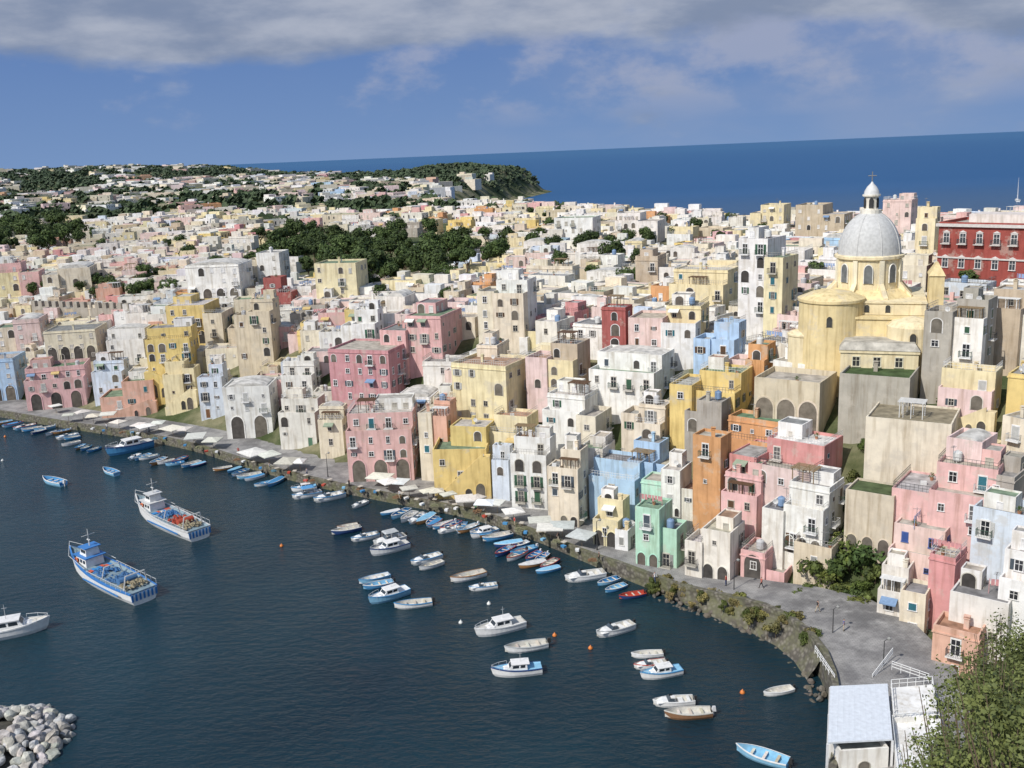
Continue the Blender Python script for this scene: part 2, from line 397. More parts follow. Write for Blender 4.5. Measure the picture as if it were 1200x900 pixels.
def windows(par,w,d,h,hv,ang,tc,near,o,faces='FRL',simple=False,xo=0,yo=0,maxF=99):
    shut=o.get('shut') or R.choice(SC); trimc=o.get('trim') or R.choice([(.74,.72,.68),(.64,.6,.53),(.78,.77,.75),(.5,.47,.4)])
    for fc in faces:
        L=w if fc=='F' else d
        na=ang+{'F':-pi/2,'R':0,'L':pi}[fc]
        if cos(na)*tc[0]+sin(na)*tc[1]<-.12: continue
        if L<1.7: continue
        n=max(1,int(L/o.get('sp',2.8))); rows=max(1,int((hv-.5)/2.85))
        rz={'F':0,'R':pi/2,'L':-pi/2}[fc]
        cj=[R.uniform(-.25,.25) for _ in range(n)]
        for r in range(rows):
            if fc=='F' and r>=maxF: break
            for c in range(n):
                if R.random()<o.get('skip',.26 if fc=='F' else .42): continue
                xx=-L/2+(c+.5)*L/n+cj[c]+R.uniform(-.1,.1); zz=h-1.7-2.85*r+(R.uniform(-.25,.2) if o.get('skip',.2)>.12 else 0)
                def P(x,dy,z): return {'F':(xo+x,yo-d/2-dy,z),'R':(xo+w/2+dy,yo+x,z),'L':(xo-w/2-dy,yo-x,z)}[fc]
                lowest=(r==rows-1 and rows>1 and hv>=h-.5)
                t=R.random()
                if o.get('arch') and fc=='F' and lowest: continue
                if lowest and t<.4:
                    q=ob('door',cached('door',f_doorp),par,P(xx,0,.05),rz,color=R.choice([(.1,.2,.13),(.2,.1,.05),(.05,.12,.2),(.3,.3,.28)]))
                    if near and not simple: ob('door_frame',cached('doorf',f_door),q,(0,0,0),0,color=trimc)
                    continue
                if t<.18 and fc=='F':
                    k=R.uniform(1.15,1.75)
                    q=ob('archway',cached('arch',f_arch),par,P(xx,0,zz-.1),rz,color=trimc,scale=(k,1,k*.85))
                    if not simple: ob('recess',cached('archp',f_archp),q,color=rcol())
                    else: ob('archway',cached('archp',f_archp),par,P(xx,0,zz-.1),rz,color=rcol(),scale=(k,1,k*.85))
                    continue
                sc=(R.uniform(.62,.95),1,R.uniform(.6,.95))
                if R.random()<.12: sc=(.5,1,.42)
                french=(R.random()<o.get('balc',.22) and fc!='L' and hv>3)
                if french: sc=(.95,1,1.3); zz-=.3
                if near and not simple:
                    q=ob('window',cached('frame',f_frame),par,P(xx,0,zz),rz,color=trimc,scale=sc)
                    if R.random()<.22: ob('shutter',cached('shut',f_shut),q,(-.27,-.02,0),color=shut); ob('shutter',cached('shut',f_shut),q,(.27,-.02,0),color=shut)
                    else:
                        ob('pane',cached('pane',f_pane),q,color=gcol())
                        if R.random()<.35:
                            ob('shutter',cached('shut',f_shut),q,(-.93,-.01,0),color=shut); ob('shutter',cached('shut',f_shut),q,(.93,-.01,0),color=shut)
                else:
                    q=ob('window',cached('framep',lambda:f_frame(True)),par,P(xx,0,zz),rz,color=trimc,scale=sc)
                if french and not simple:
                    q=ob('balcony',cached('balc',f_balc),par,P(xx,0,zz-1.02),rz,color=trimc)
                    ob('railing',cached('rail',f_rail),q,color=R.choice([(.06,.06,.06),(.5,.5,.48),(.05,.1,.07)]))
                elif R.random()<o.get('awn',.06) and fc=='F' and not simple:
                    ob('awning',cached('awn',f_awn),par,P(xx,.02,zz+.6),rz,color=R.choice([(.78,.76,.7),(.78,.76,.7),(.3,.36,.26),(.6,.45,.2),(.2,.3,.45)]),scale=(.7,.8,.8))
def perim_rail(w,d,col,par,z,xo=0,yo=0,name='railing'):
    mb=MB(); a,c=w/2-.12,d/2-.12
    for (x0,y0,x1,y1) in ((-a,-c,a,-c),(a,-c,a,c),(-a,-c,-a,c)):
        L=math.hypot(x1-x0,y1-y0); n=max(2,int(L/.5))
        for i in range(n+1):
            t=i/n; mb.tube((xo+x0+(x1-x0)*t,yo+y0+(y1-y0)*t,0),(xo+x0+(x1-x0)*t,yo+y0+(y1-y0)*t,.9),.025,n=4)
        for zz in (.5,.92): mb.tube((xo+x0,yo+y0,zz),(xo+x1,yo+y1,zz),.03,n=4)
    return ob(name,mb.mesh(name,['metal']),par,(0,0,z),color=col)
RAILC=[(.6,.6,.58),(.08,.08,.08),(.35,.33,.3),(.7,.7,.68)]
def roofclutter(root,x,y,z,w,d,cc,scale=1.0):
    for nm,fn,pr,cl in (('chimney',f_chim,.5,None),('water_tank',f_tank,.2,1),('antenna',f_ant,.35,2),('satellite_dish',f_dish,.3,3),('air_conditioner',f_ac,.15,3),('washing_line',f_line,.14,4),('potted_plant',f_pot,.25,5)):
        if R.random()<pr*scale:
            c_={None:jit(cc,.1),1:R.choice([(.5,.5,.5),(.2,.3,.45),(.65,.65,.62)]),2:(.2,.2,.2),3:(.65,.65,.63),4:R.choice([(.7,.7,.7),(.3,.4,.6),(.6,.3,.3)]),5:(.45,.22,.13)}[cl]
            q=ob(nm,cached(nm,fn),root,(x+R.uniform(-.35,.35)*w,y+R.uniform(-.35,.35)*d,z),R.choice([0,0,1.57,.4]),color=c_)
            if cl==5: ob('foliage',cached('potl',f_potl),q,color=(.06,.1,.03))
def house(x,y,z,w,d,h,ang,col,label,o=None,near=True,hv=None,name='house',cat='house',group='pastel houses of the fishing village'):
    o=o or {}; hv=hv or h; plainbox=not o.get('win',True)
    root=empty(name,(x,y,z),ang,label,cat,group)
    dd=math.hypot(x,y); tc=(-x/dd,-y/dd)
    cc=jit(col,.05); par=R.choice([.3,.45,.6,.9])
    W0,D0_=w,d; xo=yo=0; faces='FRL'; maxF=99
    kin=lambda: cc if R.random()<.62 else jit(C[R.choice(['white','off white','cream','pale yellow','pale pink'])],.06)
    if o.get('split',R.random()<.72) and w>5 and not plainbox:
        f=R.uniform(.3,.5); sd_=R.choice([-1,1]); w2=w*f; w1=w-w2; h2=h*R.uniform(.6,.84) if not o.get('hero') else h-R.uniform(1.6,4.0)
        if h-h2<1: h2=h-1.3
        sh=R.choice([-1,1])*R.uniform(.35,1.3); d2=d*R.uniform(.75,.95); x2=sd_*(w/2-w2/2); y2=-d/2+d2/2+sh
        xo=-sd_*(w-w1)/2; p2=R.choice([.25,.5,.85])
        b_=MB(); shell(b_,w2+.3,d2,h2,-7.2,p2,.2); c2=kin(); u=ob('wing',b_.mesh('wing',['wall']),root,(x2-sd_*.15,y2,0),color=c2)
        b_=MB(); roofquad(b_,w2+.3,d2,h2-p2,.17); ob('roof',b_.mesh('roof',['roof']),u,color=jit(R.choice(RC),.1))
        hv2=max(1.0,hv-(h-h2)); windows(root,w2+.3,d2,h2-p2+.2,hv2-p2+.2,ang,tc,near,dict(o,arch=None),xo=x2-sd_*.15,yo=y2,faces='F'+('R' if sd_>0 else 'L'))
        if R.random()<.3: perim_rail(w2+.3,d2,R.choice(RAILC),root,h2,x2-sd_*.15,y2)
        if R.random()<.6: roofclutter(root,x2,y2,h2-p2,w2*.7,d2*.7,cc,.6)
        w=w1; faces='F'+('L' if sd_>0 else 'R')
    front_y=-D0_/2
    if o.get('setb',R.random()<.52) and h>5.4 and w>3.2 and not plainbox:
        df=D0_*R.uniform(.24,.42); hf=h-R.uniform(2.5,3.0)
        b_=MB(); shell(b_,w-.06,df+.3,hf,-7.1,.8,.2); c3=kin(); u=ob('front_block',b_.mesh('front_block',['wall']),root,(xo,-D0_/2+df/2+.15,0),color=c3 if R.random()<.5 else cc)
        b_=MB(); roofquad(b_,w-.06,df+.3,hf-.8,.16); ob('roof',b_.mesh('roof',['roof']),u,color=jit(R.choice(RC),.1))
        windows(root,w-.06,df+.3,hf-.3,max(1,hv-(h-hf)),ang,tc,near,o,xo=xo,yo=-D0_/2+df/2+.15,faces='FRL' if len(faces)==3 else faces)
        if R.random()<.35: perim_rail(w-.06,df+.3,R.choice(RAILC),root,hf,xo,-D0_/2+df/2+.15)
        if R.random()<.3: ob('pergola',cached('perg',f_perg),root,(xo,-D0_/2+df/2,hf-.8),0,color=R.choice([(.12,.07,.04),(.7,.7,.68),(.25,.18,.1)]),scale=(min(1,w/4.2),df/3.2,.95))
        d=D0_-df; yo=df/2; maxF=1
    b_=MB(); shell(b_,w,d,h,-7,par,.22,xo,yo)
    if R.random()<.3 or o.get('cor'):
        t=.12; a=w/2; b_.box(xo-a-t,xo+a+t,yo-d/2-t,yo-d/2-.003,h-par-.35,h-par-.15); b_.box(xo+a+.003,xo+a+t,yo-d/2,yo+d/2,h-par-.35,h-par-.15); b_.box(xo-a-t,xo-a-.003,yo-d/2,yo+d/2,h-par-.35,h-par-.15)
    ob('wall',b_.mesh('wall',['wall']),root,color=cc)
    rc=o.get('roof') or jit(R.choice(RC),.1)
    b_=MB(); roofquad(b_,w,d,h-par,.2,None,xo,yo); flat=True
    if o.get('vault') or (R.random()<.12 and not o.get('flat')):
        k=8; ww=w/2-.4; dd2=d/2-.4; hh=R.uniform(.8,1.5); v=[]
        for s_ in (-dd2,dd2):
            for i in range(k+1): a=pi*i/k; v.append((xo-ww*cos(a),yo+s_,h-par+hh*sin(a)))
        b_.add(v,[(i,i+1,k+2+i,k+1+i) for i in range(k)]+[list(range(k+1)),list(range(k+1,2*k+2))[::-1]]); flat=False; rc=(.62,.60,.55)
    ob('roof',b_.mesh('roof',['roof']),root,color=rc)
    if not plainbox: windows(root,w,d,h-par+.2,hv-par+.2,ang,tc,near,o,faces=faces,xo=xo,yo=yo,maxF=maxF)
    if o.get('arch'):
        n=o['arch']; s_=min(w/n*.8,3.1)*o.get('as',1); s_=min(s_,w/n*.95)
        for i in range(n):
            ax=xo-w/2+(i+.5)*w/n; zb=o.get('az',0)
            q=ob('archway',cached('arch',f_arch),root,(ax,front_y-.001,zb+.8*s_),0,color=o.get('ac',jit(col,.1)),scale=(s_*.85,1.5,s_))
            ob('recess',cached('archp',f_archp),q,color=o.get('rec') or rcol())
    if flat:
        zr=h-par
        if o.get('up',R.random()<.42) and w>3.2:
            uw,ud,uh=max(2.2,w*R.uniform(.35,.6)),max(2,d*R.uniform(.4,.6)),R.uniform(2.0,2.5)
            sx_=R.choice([-1,1]); ux=xo+sx_*(w/2-uw/2-.35); uy=yo+d/2-ud/2-.35
            b_=MB(); shell(b_,uw,ud,uh,0,.25,.15); u=ob('upper_room',b_.mesh('upper_room',['wall']),root,(ux,uy,zr),color=jit(cc if R.random()<.6 else C['white'],.06))
            b_=MB(); roofquad(b_,uw,ud,uh-.25,.13); ob('roof',b_.mesh('roof',['roof']),u,color=jit(R.choice(RC),.1))
            windows(u,uw,ud,uh+.1,uh,ang,tc,near,{'balc':0,'awn':0,'sp':2.2},simple=True,faces='FR')
            free=xo-sx_*w*.22
        else: free=xo
        if o.get('rail',R.random()<.25): perim_rail(w,d,R.choice(RAILC),root,h,xo,yo)
        roofclutter(root,free,yo-d*.1,zr,w*.45,d*.6,cc)
        if o.get('perg',R.random()<.1) and w>5: ob('pergola',cached('perg',f_perg),root,(free,yo-d*.15,zr),0,color=R.choice([(.12,.07,.04),(.6,.6,.58),(.25,.18,.1)]),scale=(min(1,w/6),min(1,d/5),1))
    st=o.get('stairs') or (R.uniform(2.5,4) if (R.random()<.18 and not plainbox and near and not o.get('hero')) else 0)
    if st:
        n=20; sw=o.get('sw',1.4); hh=min(st,h*.9); L=W0*.92; b_=MB(); tr=MB(); sg=R.choice([-1,1]) if not o.get('stairs') else o.get('sg',1); y0=front_y-(1.31 if not o.get('stairs') else .05)
        for i in range(n):
            x0=(-L/2+L*i/n); x1=x0+L/n
            if sg<0: x0,x1=-x1,-x0
            zt=hh*(i+1)/n; tr.box(x0,x1,y0-sw,y0,-6,zt,bottom=False)
            za,zb_=hh*i/n+.75,hh*(i+1)/n+.75
            if sg<0: za,zb_=zb_,za
            ya,yb_=y0-sw-.24,y0-sw-.004
            b_.add([(x0,ya,-6),(x1,ya,-6),(x1,yb_,-6),(x0,yb_,-6),(x0,ya,za),(x1,ya,zb_),(x1,yb_,zb_),(x0,yb_,za)],[(4,5,6,7),(0,1,5,4),(2,3,7,6)])
        b_.box(*( (L/2-.003,L/2+1.2) if sg>0 else (-L/2-1.2,-L/2+.003)),y0-sw-.24,y0,-6,hh)
        u=ob('staircase',b_.mesh('staircase',['wall']),root,color=jit(cc,.05)); ob('steps',tr.mesh('steps',['trim']),u,color=(.46,.44,.40))
        if o.get('stairs',0)>3.5:
            for t,s_ in ((.68,1.6),(.92,2.2)):
                s_=min(s_,hh*t*.42); ax=(-L/2+L*t)*(1 if sg>0 else -1)
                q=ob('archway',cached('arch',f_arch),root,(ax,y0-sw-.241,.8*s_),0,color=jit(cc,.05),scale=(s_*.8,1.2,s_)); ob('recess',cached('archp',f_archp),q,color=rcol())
    return root
HER=[
(-30,36,420,472,0,'light blue',20,'light blue house at far left','on the waterfront',{'arch':2}),
(37,112,431,480,0,'pink',12,'arcaded pink waterfront house','near the left edge',{'arch':3,'up':True,'shut':(.5,.5,.47),'split':False}),
(113,156,424,470,0,'pale blue',20,'pale blue narrow waterfront house','between pink and salmon neighbours',{}),
(122,196,446,487,0,'salmon',15,'low salmon house','with outside steps left of the yellow stair house',{'stairs':4,'up':True}),
(178,238,385,450,3,'yellow',15,'yellow stair house','with long outside stairs high on the left waterfront',{'stairs':7,'up':True,'sg':-1,'setb':True}),
(200,282,357,398,3,'yellow',20,'broad yellow arched house','above the yellow stair house',{'arch':4,'az':2,'up':True}),
(196,240,425,478,0,'pale yellow',20,'pale yellow stepped house','at the foot of the yellow stairs',{'stairs':5}),
(236,272,428,490,0,'pale blue',18,'tall pale blue waterfront house','left of the white vaulted house',{}),
(268,332,452,514,0,'white',15,'white vaulted house','with wide arches behind the quay parasols',{'vault':True,'arch':2,'as':1.1,'setb':False,'split':False}),
(330,386,470,524,0,'off white',22,'off white terraced waterfront house','left of the narrow cream quay house',{'up':True,'rail':True,'setb':True}),
(376,412,478,536,0,'cream',18,'narrow cream quay house','left of the pink waterfront house',{'up':True}),
(280,334,352,428,2,'sand',20,'tall sandy old house','between the yellow and white hillside houses',{'flat':True,'skip':.5,'setb':True}),
(332,378,425,470,2,'white',20,'white cube house','with roof room above the off white terraced house',{'up':True}),
(390,490,410,478,3,'deep pink',28,'large deep pink hillside house','with rows of white framed windows',{'skip':.1,'cor':1,'split':False,'setb':False,'up':False,'flat':True,'balc':.1}),
(410,497,487,566,0,'pink',10,'pink waterfront house','with white trim on the quay left of centre',{'skip':.05,'arch':3,'balc':.4,'trim':(.8,.78,.75),'split':False,'rail':True,'up':True,'setb':True}),
(495,540,472,560,1,'salmon',25,'faded rose narrow house','beside the pink waterfront house',{'flat':True,'up':False,'skip':.4}),
(532,626,428,500,4,'pale yellow',30,'tall square yellow house','with few windows and broad flat roof',{'skip':.4,'cor':1,'flat':True,'up':False,'split':False,'setb':False}),
(530,584,500,545,5,'yellow',20,'yellow upper stair house','above the steep diagonal steps',{'skip':.5,'split':False,'setb':False,'up':False}),
(510,580,528,586,0,'yellow',8,'yellow wall house with diagonal steps','rising from the central quay',{'stairs':9.5,'sw':1.7,'split':False,'setb':False,'skip':.8,'up':False,'flat':True}),
(556,634,492,540,4,'pale yellow',25,'yellow terrace house','just below the tall square yellow house',{'rail':True,'up':False,'flat':True}),
(578,604,524,590,0,'pale blue',20,'narrow bluish white quay house','right of the yellow steps',{}),
(600,655,517,600,0,'white',20,'white balconied quay house','left of the cream arcaded quay house',{'balc':.6,'up':True,'setb':True}),
(636,726,468,526,4,'white',25,'white railed terrace house','in the middle of the village',{'rail':True,'up':True,'perg':True,'balc':.5,'setb':True}),
(640,692,530,620,0,'cream',22,'cream arcaded quay house','with flaking lower wall',{'arch':2,'setb':True}),
(662,722,525,560,5,'off white',22,'off white green roofed house','left of the light blue house',{'roof':(.2,.27,.18),'flat':True}),
(690,765,545,585,4,'light blue',25,'lower light blue house','with awnings above the arcaded quay front',{'awn':.4,'rail':True}),
(735,802,525,560,4,'light blue',25,'upper light blue house','beside the orange houses',{'up':False,'flat':True}),
(695,752,592,646,0,'pale yellow',22,'pale yellow arched quay house','left of the mint green house',{'arch':2,'as':1.1}),
(745,806,598,670,0,'mint green',22,'mint green waterfront house','with small balconies on the quay',{'balc':.5,'arch':2,'roof':(.25,.36,.25),'flat':True,'up':False}),
(752,800,565,600,4,'mint green',22,'small mint green upper house','directly above its mint green neighbour',{'split':False,'setb':False,'up':False}),
(775,832,553,600,4,'white',20,'white dark arched house','between mint green and orange walls',{'arch':3,'az':3}),
(804,872,622,684,0,'off white',22,'off white arched quay house','right of the mint green house',{'arch':2,'up':True}),
(812,856,512,600,4,'orange',25,'tall narrow orange house','left of the coral terrace house',{'skip':.4,'flat':True,'setb':False}),
(845,925,497,530,5,'orange',25,'broad orange green roofed house','behind the coral terrace house',{'roof':(.16,.26,.16),'flat':True,'up':False,'split':False}),
(852,985,527,590,5,'coral',25,'large coral terrace house','above the white arched tower house',{'rail':True,'up':True,'roof':(.72,.7,.66),'balc':.3,'setb':True}),
(845,900,560,612,4,'pink',22,'pink tucked in house','left of the white arched tower house',{}),
(895,985,572,650,3,'white',22,'white arched tower house','with stacked balconies and dark windows',{'arch':3,'az':3,'balc':.5,'up':True,'perg':True,'setb':True}),
(868,932,650,690,0,'pink',20,'low pink promenade house','below the white arched tower house',{'arch':1}),
(930,985,640,692,0,'sand',20,'sandy garden wall house','beside green shrubs on the promenade',{'skip':.6,'split':False,'setb':False}),
(1045,1170,552,640,4,'pink',12,'large pink right slope house','with scattered small windows',{'up':True,'skip':.3,'rail':True,'setb':True,'split':True}),
(1110,1182,518,560,6,'pale pink',18,'pale pink upper house','with curved roof on the right slope',{'vault':True}),
(1040,1108,625,700,2,'pale pink',15,'weathered pale pink house','with blue windows on the right slope',{'shut':(.05,.1,.3),'trim':(.1,.15,.35),'setb':True}),
(1028,1092,672,742,0,'off white',12,'off white square house','beside the small square ending the promenade',{'up':True,'setb':True}),
(1088,1150,655,720,2,'coral',15,'brick coloured house','with grey awning at right',{'awn':.4}),
(1140,1215,600,660,4,'pale blue',15,'pale blue grey house','at right edge above the brick coloured house',{}),
(1150,1230,560,605,4,'grey stone',15,'grey pergola house','at the right edge',{'perg':True}),
(1112,1185,700,770,1,'off white',12,'pale grey awning house','at lower right above the leaves',{'awn':.5}),
(1092,1150,738,800,0,'salmon',12,'small brick red house','by the steps at lower right',{'roof':(.42,.24,.16),'split':False}),
(1170,1240,655,740,2,'white',12,'white right edge house','cut by the frame above the foreground leaves',{}),
(560,632,330,400,3,'white',20,'big white hillside block','with tiers of small windows',{'up':True,'setb':True,'split':True}),
(450,546,370,425,3,'pink',25,'long rose pink house','behind the large deep pink house',{'up':True,'cor':1,'skip':.15}),
(372,434,308,352,2,'pale yellow',20,'yellow square grove house','left of the dark grove',{'skip':.5,'flat':True}),
(400,452,365,408,3,'white',18,'white green shuttered house','left of the long rose pink house',{'shut':(.04,.14,.08)}),
(308,354,326,356,3,'dark red',20,'dull red house','below the grove on the left',{'flat':True}),
(290,342,296,335,2,'white',20,'bright white grove house','left of the dark trees',{}),
(222,300,310,350,3,'white',20,'long white house','with arched terrace in the upper left town',{'arch':4,'az':1}),
(618,694,405,470,4,'tan',25,'tan old house','with wide roof right of the tall square yellow house',{'skip':.5,'flat':True}),
(560,622,405,440,5,'cream',20,'stained cream house','above the tall square yellow house',{}),
(706,742,360,418,3,'dark red',20,'narrow dark red house','in the centre right of the slope',{'skip':.1,'balc':.4,'up':False,'split':False}),
(736,832,362,412,4,'pale yellow',15,'long pale yellow house','right of the narrow dark red house',{'skip':.1,'cor':1}),
(814,874,380,418,4,'light blue',20,'light blue hillside house','above the terraces left of the church',{'up':False,'flat':True}),
(784,866,318,362,3,'pale yellow',20,'blank pale yellow house','below the white apartment house',{'skip':.5}),
(865,938,280,376,4,'white',25,'tall white apartment house','left of the domed church',{'skip':.1,'balc':.4,'up':True,'split':True,'setb':False}),
(690,792,420,470,4,'white',22,'white modern terraced house','with grey railings in mid village',{'rail':True,'up':True,'balc':.4,'setb':True}),
(788,882,440,492,4,'yellow',20,'yellow and white terrace house','below the orange cube house',{'up':True,'rail':True,'setb':True}),
(852,908,405,440,4,'orange',20,'small orange cube house','left of the stone arcade',{'up':False,'flat':True}),
(725,790,478,522,5,'cream',22,'cream loggia house','above the light blue houses',{'arch':3,'az':4}),
(800,860,470,512,5,'grey stone',22,'grey unplastered house','above the tall narrow orange house',{}),
(0,56,308,345,2,'pink',12,'pink upper town house','behind the battlement wall at left',{}),
(56,116,314,342,2,'cream',12,'ochre cream house','upper left behind the battlement wall',{}),
(0,60,374,412,3,'pale pink',15,'faded rose long house','below the battlement wall',{'skip':.1}),
(60,130,386,428,3,'cream',18,'cream many arched house','below the battlement wall',{'arch':4,'az':4}),
(130,182,386,430,3,'white',18,'white stepped house','left of the yellow stair house',{'up':True}),
(880,926,240,268,3,'pale yellow',15,'pale yellow skyline villa','left of the dome',{}),
(932,1000,240,276,3,'tan',15,'long brown skyline house','directly left of the dome',{'skip':.3,'flat':True}),
(1034,1072,234,282,3,'pale pink',15,'pale pink tower house','on the skyline directly right of the dome',{'flat':True,'skip':.5,'split':False}),
(1072,1098,243,300,3,'pale yellow',15,'narrow yellow skyline house','between the dome and the red palace',{'split':False}),
(1085,1160,352,432,5,'grey stone',15,'old grey stone tenement','below the red palace',{'skip':.15,'roof':(.24,.32,.26),'flat':True,'split':True,'setb':True}),
(1160,1235,342,405,5,'tan',15,'brown stone tenement','at right edge below the red palace',{'skip':.2}),
(1100,1168,436,492,2,'pale yellow',12,'yellow house with steps','below the old grey tenement',{'stairs':4}),
(1182,1240,440,478,2,'yellow',12,'golden yellow edge house','beside the yellow house with steps',{}),
(745,800,300,330,3,'tan',15,'weathered tan house','in the upper right town',{}),
(650,705,255,282,3,'white',15,'white skyline house','with roof room left of the sea view',{}),
(720,782,250,276,3,'off white',15,'off white skyline villa','in front of the open sea',{}),
(990,1055,578,645,3,'sand',15,'sandy terrace building','with arches right of the coral terrace house',{'arch':3,'az':2,'win':False,'up':False,'flat':True,'name':'retaining_wall','roof':(.1,.13,.06)}),
(884,978,446,505,2,'sand',18,'sandy stone arcade','supporting the terrace left of the church',{'arch':3,'as':1.5,'az':1.5,'win':False,'up':False,'flat':True,'rail':False,'rec':(.22,.19,.15),'name':'retaining_wall'}),
(984,1072,440,502,2,'grey stone',10,'dark grey retaining wall','directly beneath the church annex',{'win':False,'up':False,'flat':True,'name':'retaining_wall','roof':(.08,.12,.05)}),
(1015,1118,492,560,2,'cream',8,'cream retaining wall','on the slope below the church',{'win':False,'up':False,'flat':True,'name':'retaining_wall','roof':(.3,.26,.18)}),
]
PLACED=[]; FOOT=[]
def place_hero(e):
    xl,xr,yt,yb,hid,cn,phi,nick,extra,o=e
    xm=(xl+xr)/2; P=march(xm,yb,hid)
    if P is None: print('NOHIT',nick); return
    dep=proj(*P)[2]; Dh=math.hypot(P.x,P.y)
    top=PD(xm,yt,Dh); h=top.z-P.z
    Wm=(xr-xl)*dep/FP; ph=math.radians(float(phi)); dr=.85
    w=Wm/(cos(ph)+dr*sin(ph)); d=min(w*dr,13)
    ang=math.atan2(-P.x,P.y)-ph
    u=Vector((P.x,P.y)).normalized(); off=(d/2*cos(ph)+w/2*sin(ph))*.78
    if o.get('sw'): off+=1.4
    cx,cy=P.x+u.x*off,P.y+u.y*off
    FOOT.append((cx,cy,max(w,d)*.5))
    o2=dict(o,hero=1)
    PLACED.append(dict(rect=(xl,yt,xr,yb),dep=Dh,nick=nick,hero=True,c=(xm,(yt+yb)/2),go=lambda:house(cx,cy,P.z,w,d,h,ang,C[cn],nick+' '+extra,o2,near=Dh<300,hv=h-hid if hid>1 else h,name=o.get('name','house'),cat='wall' if 'name' in o else 'house',group=None if 'name' in o else 'pastel houses of the fishing village')))
for e in HER: place_hero(e)
KEEP=[((932,205,1098,445),172,'domed yellow church'),((1094,255,1215,332),205,'red palace'),((36,345,205,370),280,'battlement wall'),
((310,262,400,318),330,'dark grove'),((400,262,535,328),330,'dark grove'),((940,650,1032,712),120,'promenade shrubs'),((985,690,1100,790),100,'promenade')]
for x in range(36,200,16): KEEP.append(((x,348,x+16,366),278,None))
GZONE=[(312,264,540,324),(0,250,84,288)]
for gx0,gy0,gx1,gy1 in GZONE:
    x=gx0
    while x<gx1:
        y=gy0+6
        while y<gy1:
            P=march(x+14,y+18,0)
            if P is not None and R.random()<.9: KEEP.append(((x,y,x+28,y+18),math.hypot(P.x,P.y),None))
            y+=18
        x+=28
# ------------------------------------------------------------ filler houses
pal=[('white',24),('off white',22),('cream',18),('pale yellow',11),('yellow',3),('pink',5),('pale pink',9),('light blue',1),('pale blue',3),('tan',4),('grey stone',2),('sand',8),('orange',1),('salmon',2),('coral',1)]
pn=[a for a,k in pal for _ in range(k)]
cand=[]
def trybox(cx,cy,w,d,h,ang,z):
    xs_=[];ys_=[]
    for sx_ in (-1,1):
        for sy_ in (-1,1):
            lx,ly=sx_*w/2,sy_*d/2; X=cx+lx*cos(ang)-ly*sin(ang); Y=cy+lx*sin(ang)+ly*cos(ang)
            for zz in (z,z+h):
                q=proj(X,Y,zz); xs_.append(q[0]); ys_.append(q[1])
    return min(xs_),min(ys_),max(xs_),max(ys_)
g0=7.9; pts=[]; a_=math.radians(-38)
for i in range(-70,80):
    for j in range(-10,90):
        X=i*g0*cos(a_)-j*g0*sin(a_); Y=i*g0*sin(a_)+j*g0*cos(a_)+90
        pts.append((X+R.uniform(-1.3,1.3),Y+R.uniform(-1.3,1.3)))
PX=np.array([p[0] for p in pts]); PY=np.array([p[1] for p in pts])
S=inland(PX,PY); SN=sd(PX,PY,N); ZZ=hgt(PX,PY)
GARD=[]
for k,(X,Y) in enumerate(pts):
    s,z=float(S[k]),float(ZZ[k])
    if s<14.5 or SN[k]<32 or Y>640 or Y<105: continue
    q=proj(X,Y,z)
    if q[0]<-60 or q[0]>1260 or q[1]>800: continue
    if any(a<q[0]<c and b<q[1]<d for a,b,c,d in GZONE) and R.random()<.93: continue
    if s>90:
        pr=.44 + (.2 if math.sin(X*.035+2)*math.sin(Y*.028)>.2 else 0)
        if R.random()<pr:
            if R.random()<.4: GARD.append((X,Y,z))
            continue
    w=R.uniform(7,11.5); d=R.uniform(5.6,8.6); h=R.uniform(3.8,6.2)
    if s<25: h=R.uniform(5.0,7.8)
    if s>90: h=R.choice([3.4,3.6,4,4.3,6,6.4,7]); w*=1.25
    zz=z-.3
    ang=math.atan2(-X,Y)-math.radians(22+9*math.sin(X*.05+Y*.03)+R.uniform(-5,5))
    if any((X-a)**2+(Y-b)**2<(r+2.2)**2 for a,b,r in FOOT): continue
    for tr in range(4):
        x0,y0,x1,y1=trybox(X,Y,w,d,h,ang,zz); bad=False; D=math.hypot(X,Y)
        for rc,dp in [(p['rect'],p['dep']) for p in PLACED if p.get('hero')]+[(a,b) for a,b,c in KEEP]:
            if D<dp+4:
                ox=min(x1,rc[2])-max(x0,rc[0]); oy=min(y1,rc[3])-max(y0,rc[1])
                if ox>0 and oy>0 and (ox*oy>.10*(rc[2]-rc[0])*(rc[3]-rc[1])): bad=True; break
        if not bad: break
        h*=.76; w*=.84; d*=.92
    if bad or h<2.4: continue
    if 975<(x0+x1)/2<1120 and (y0+y1)/2>690: continue
    cand.append(dict(rect=(x0,y0,x1,y1),dep=D,X=X,Y=Y,z=zz,w=w,d=d,h=h,ang=ang,cn=R.choice(pn),s=s))
GW,GH=300,225; cov=np.zeros((GH,GW),bool)
allh=sorted([p for p in PLACED]+cand,key=lambda p:p['dep'])
for p in allh:
    x0,y0,x1,y1=p['rect']; a,b_,c,d=[int(max(0,min(lim,v/4))) for v,lim in ((x0,GW),(y0,GH),(x1,GW),(y1,GH))]
    if c<=a or d<=b_: p['vis']=0; continue
    sub=cov[b_:d,a:c]; p['vis']=float((~sub).sum())
    e=1 if c-a>3 else 0
    cov[b_:d,a+e:max(a+e,c-e)]=True
heroes=[p for p in PLACED]
cand.sort(key=lambda p:-p['vis'])
indiv=[p for p in cand if p['vis']>1][:max(0,300-sum(1 for e in HER if 'name' not in e[9]))]
ids=set(id(p) for p in indiv); rest=[p for p in cand if id(p) not in ids]
for p in heroes: p['go']()
anch=[(p['c'],p['nick']) for p in heroes]+[(((k[0][0]+k[0][2])/2,(k[0][1]+k[0][3])/2),k[2]) for k in KEEP[:5]]
grp={}
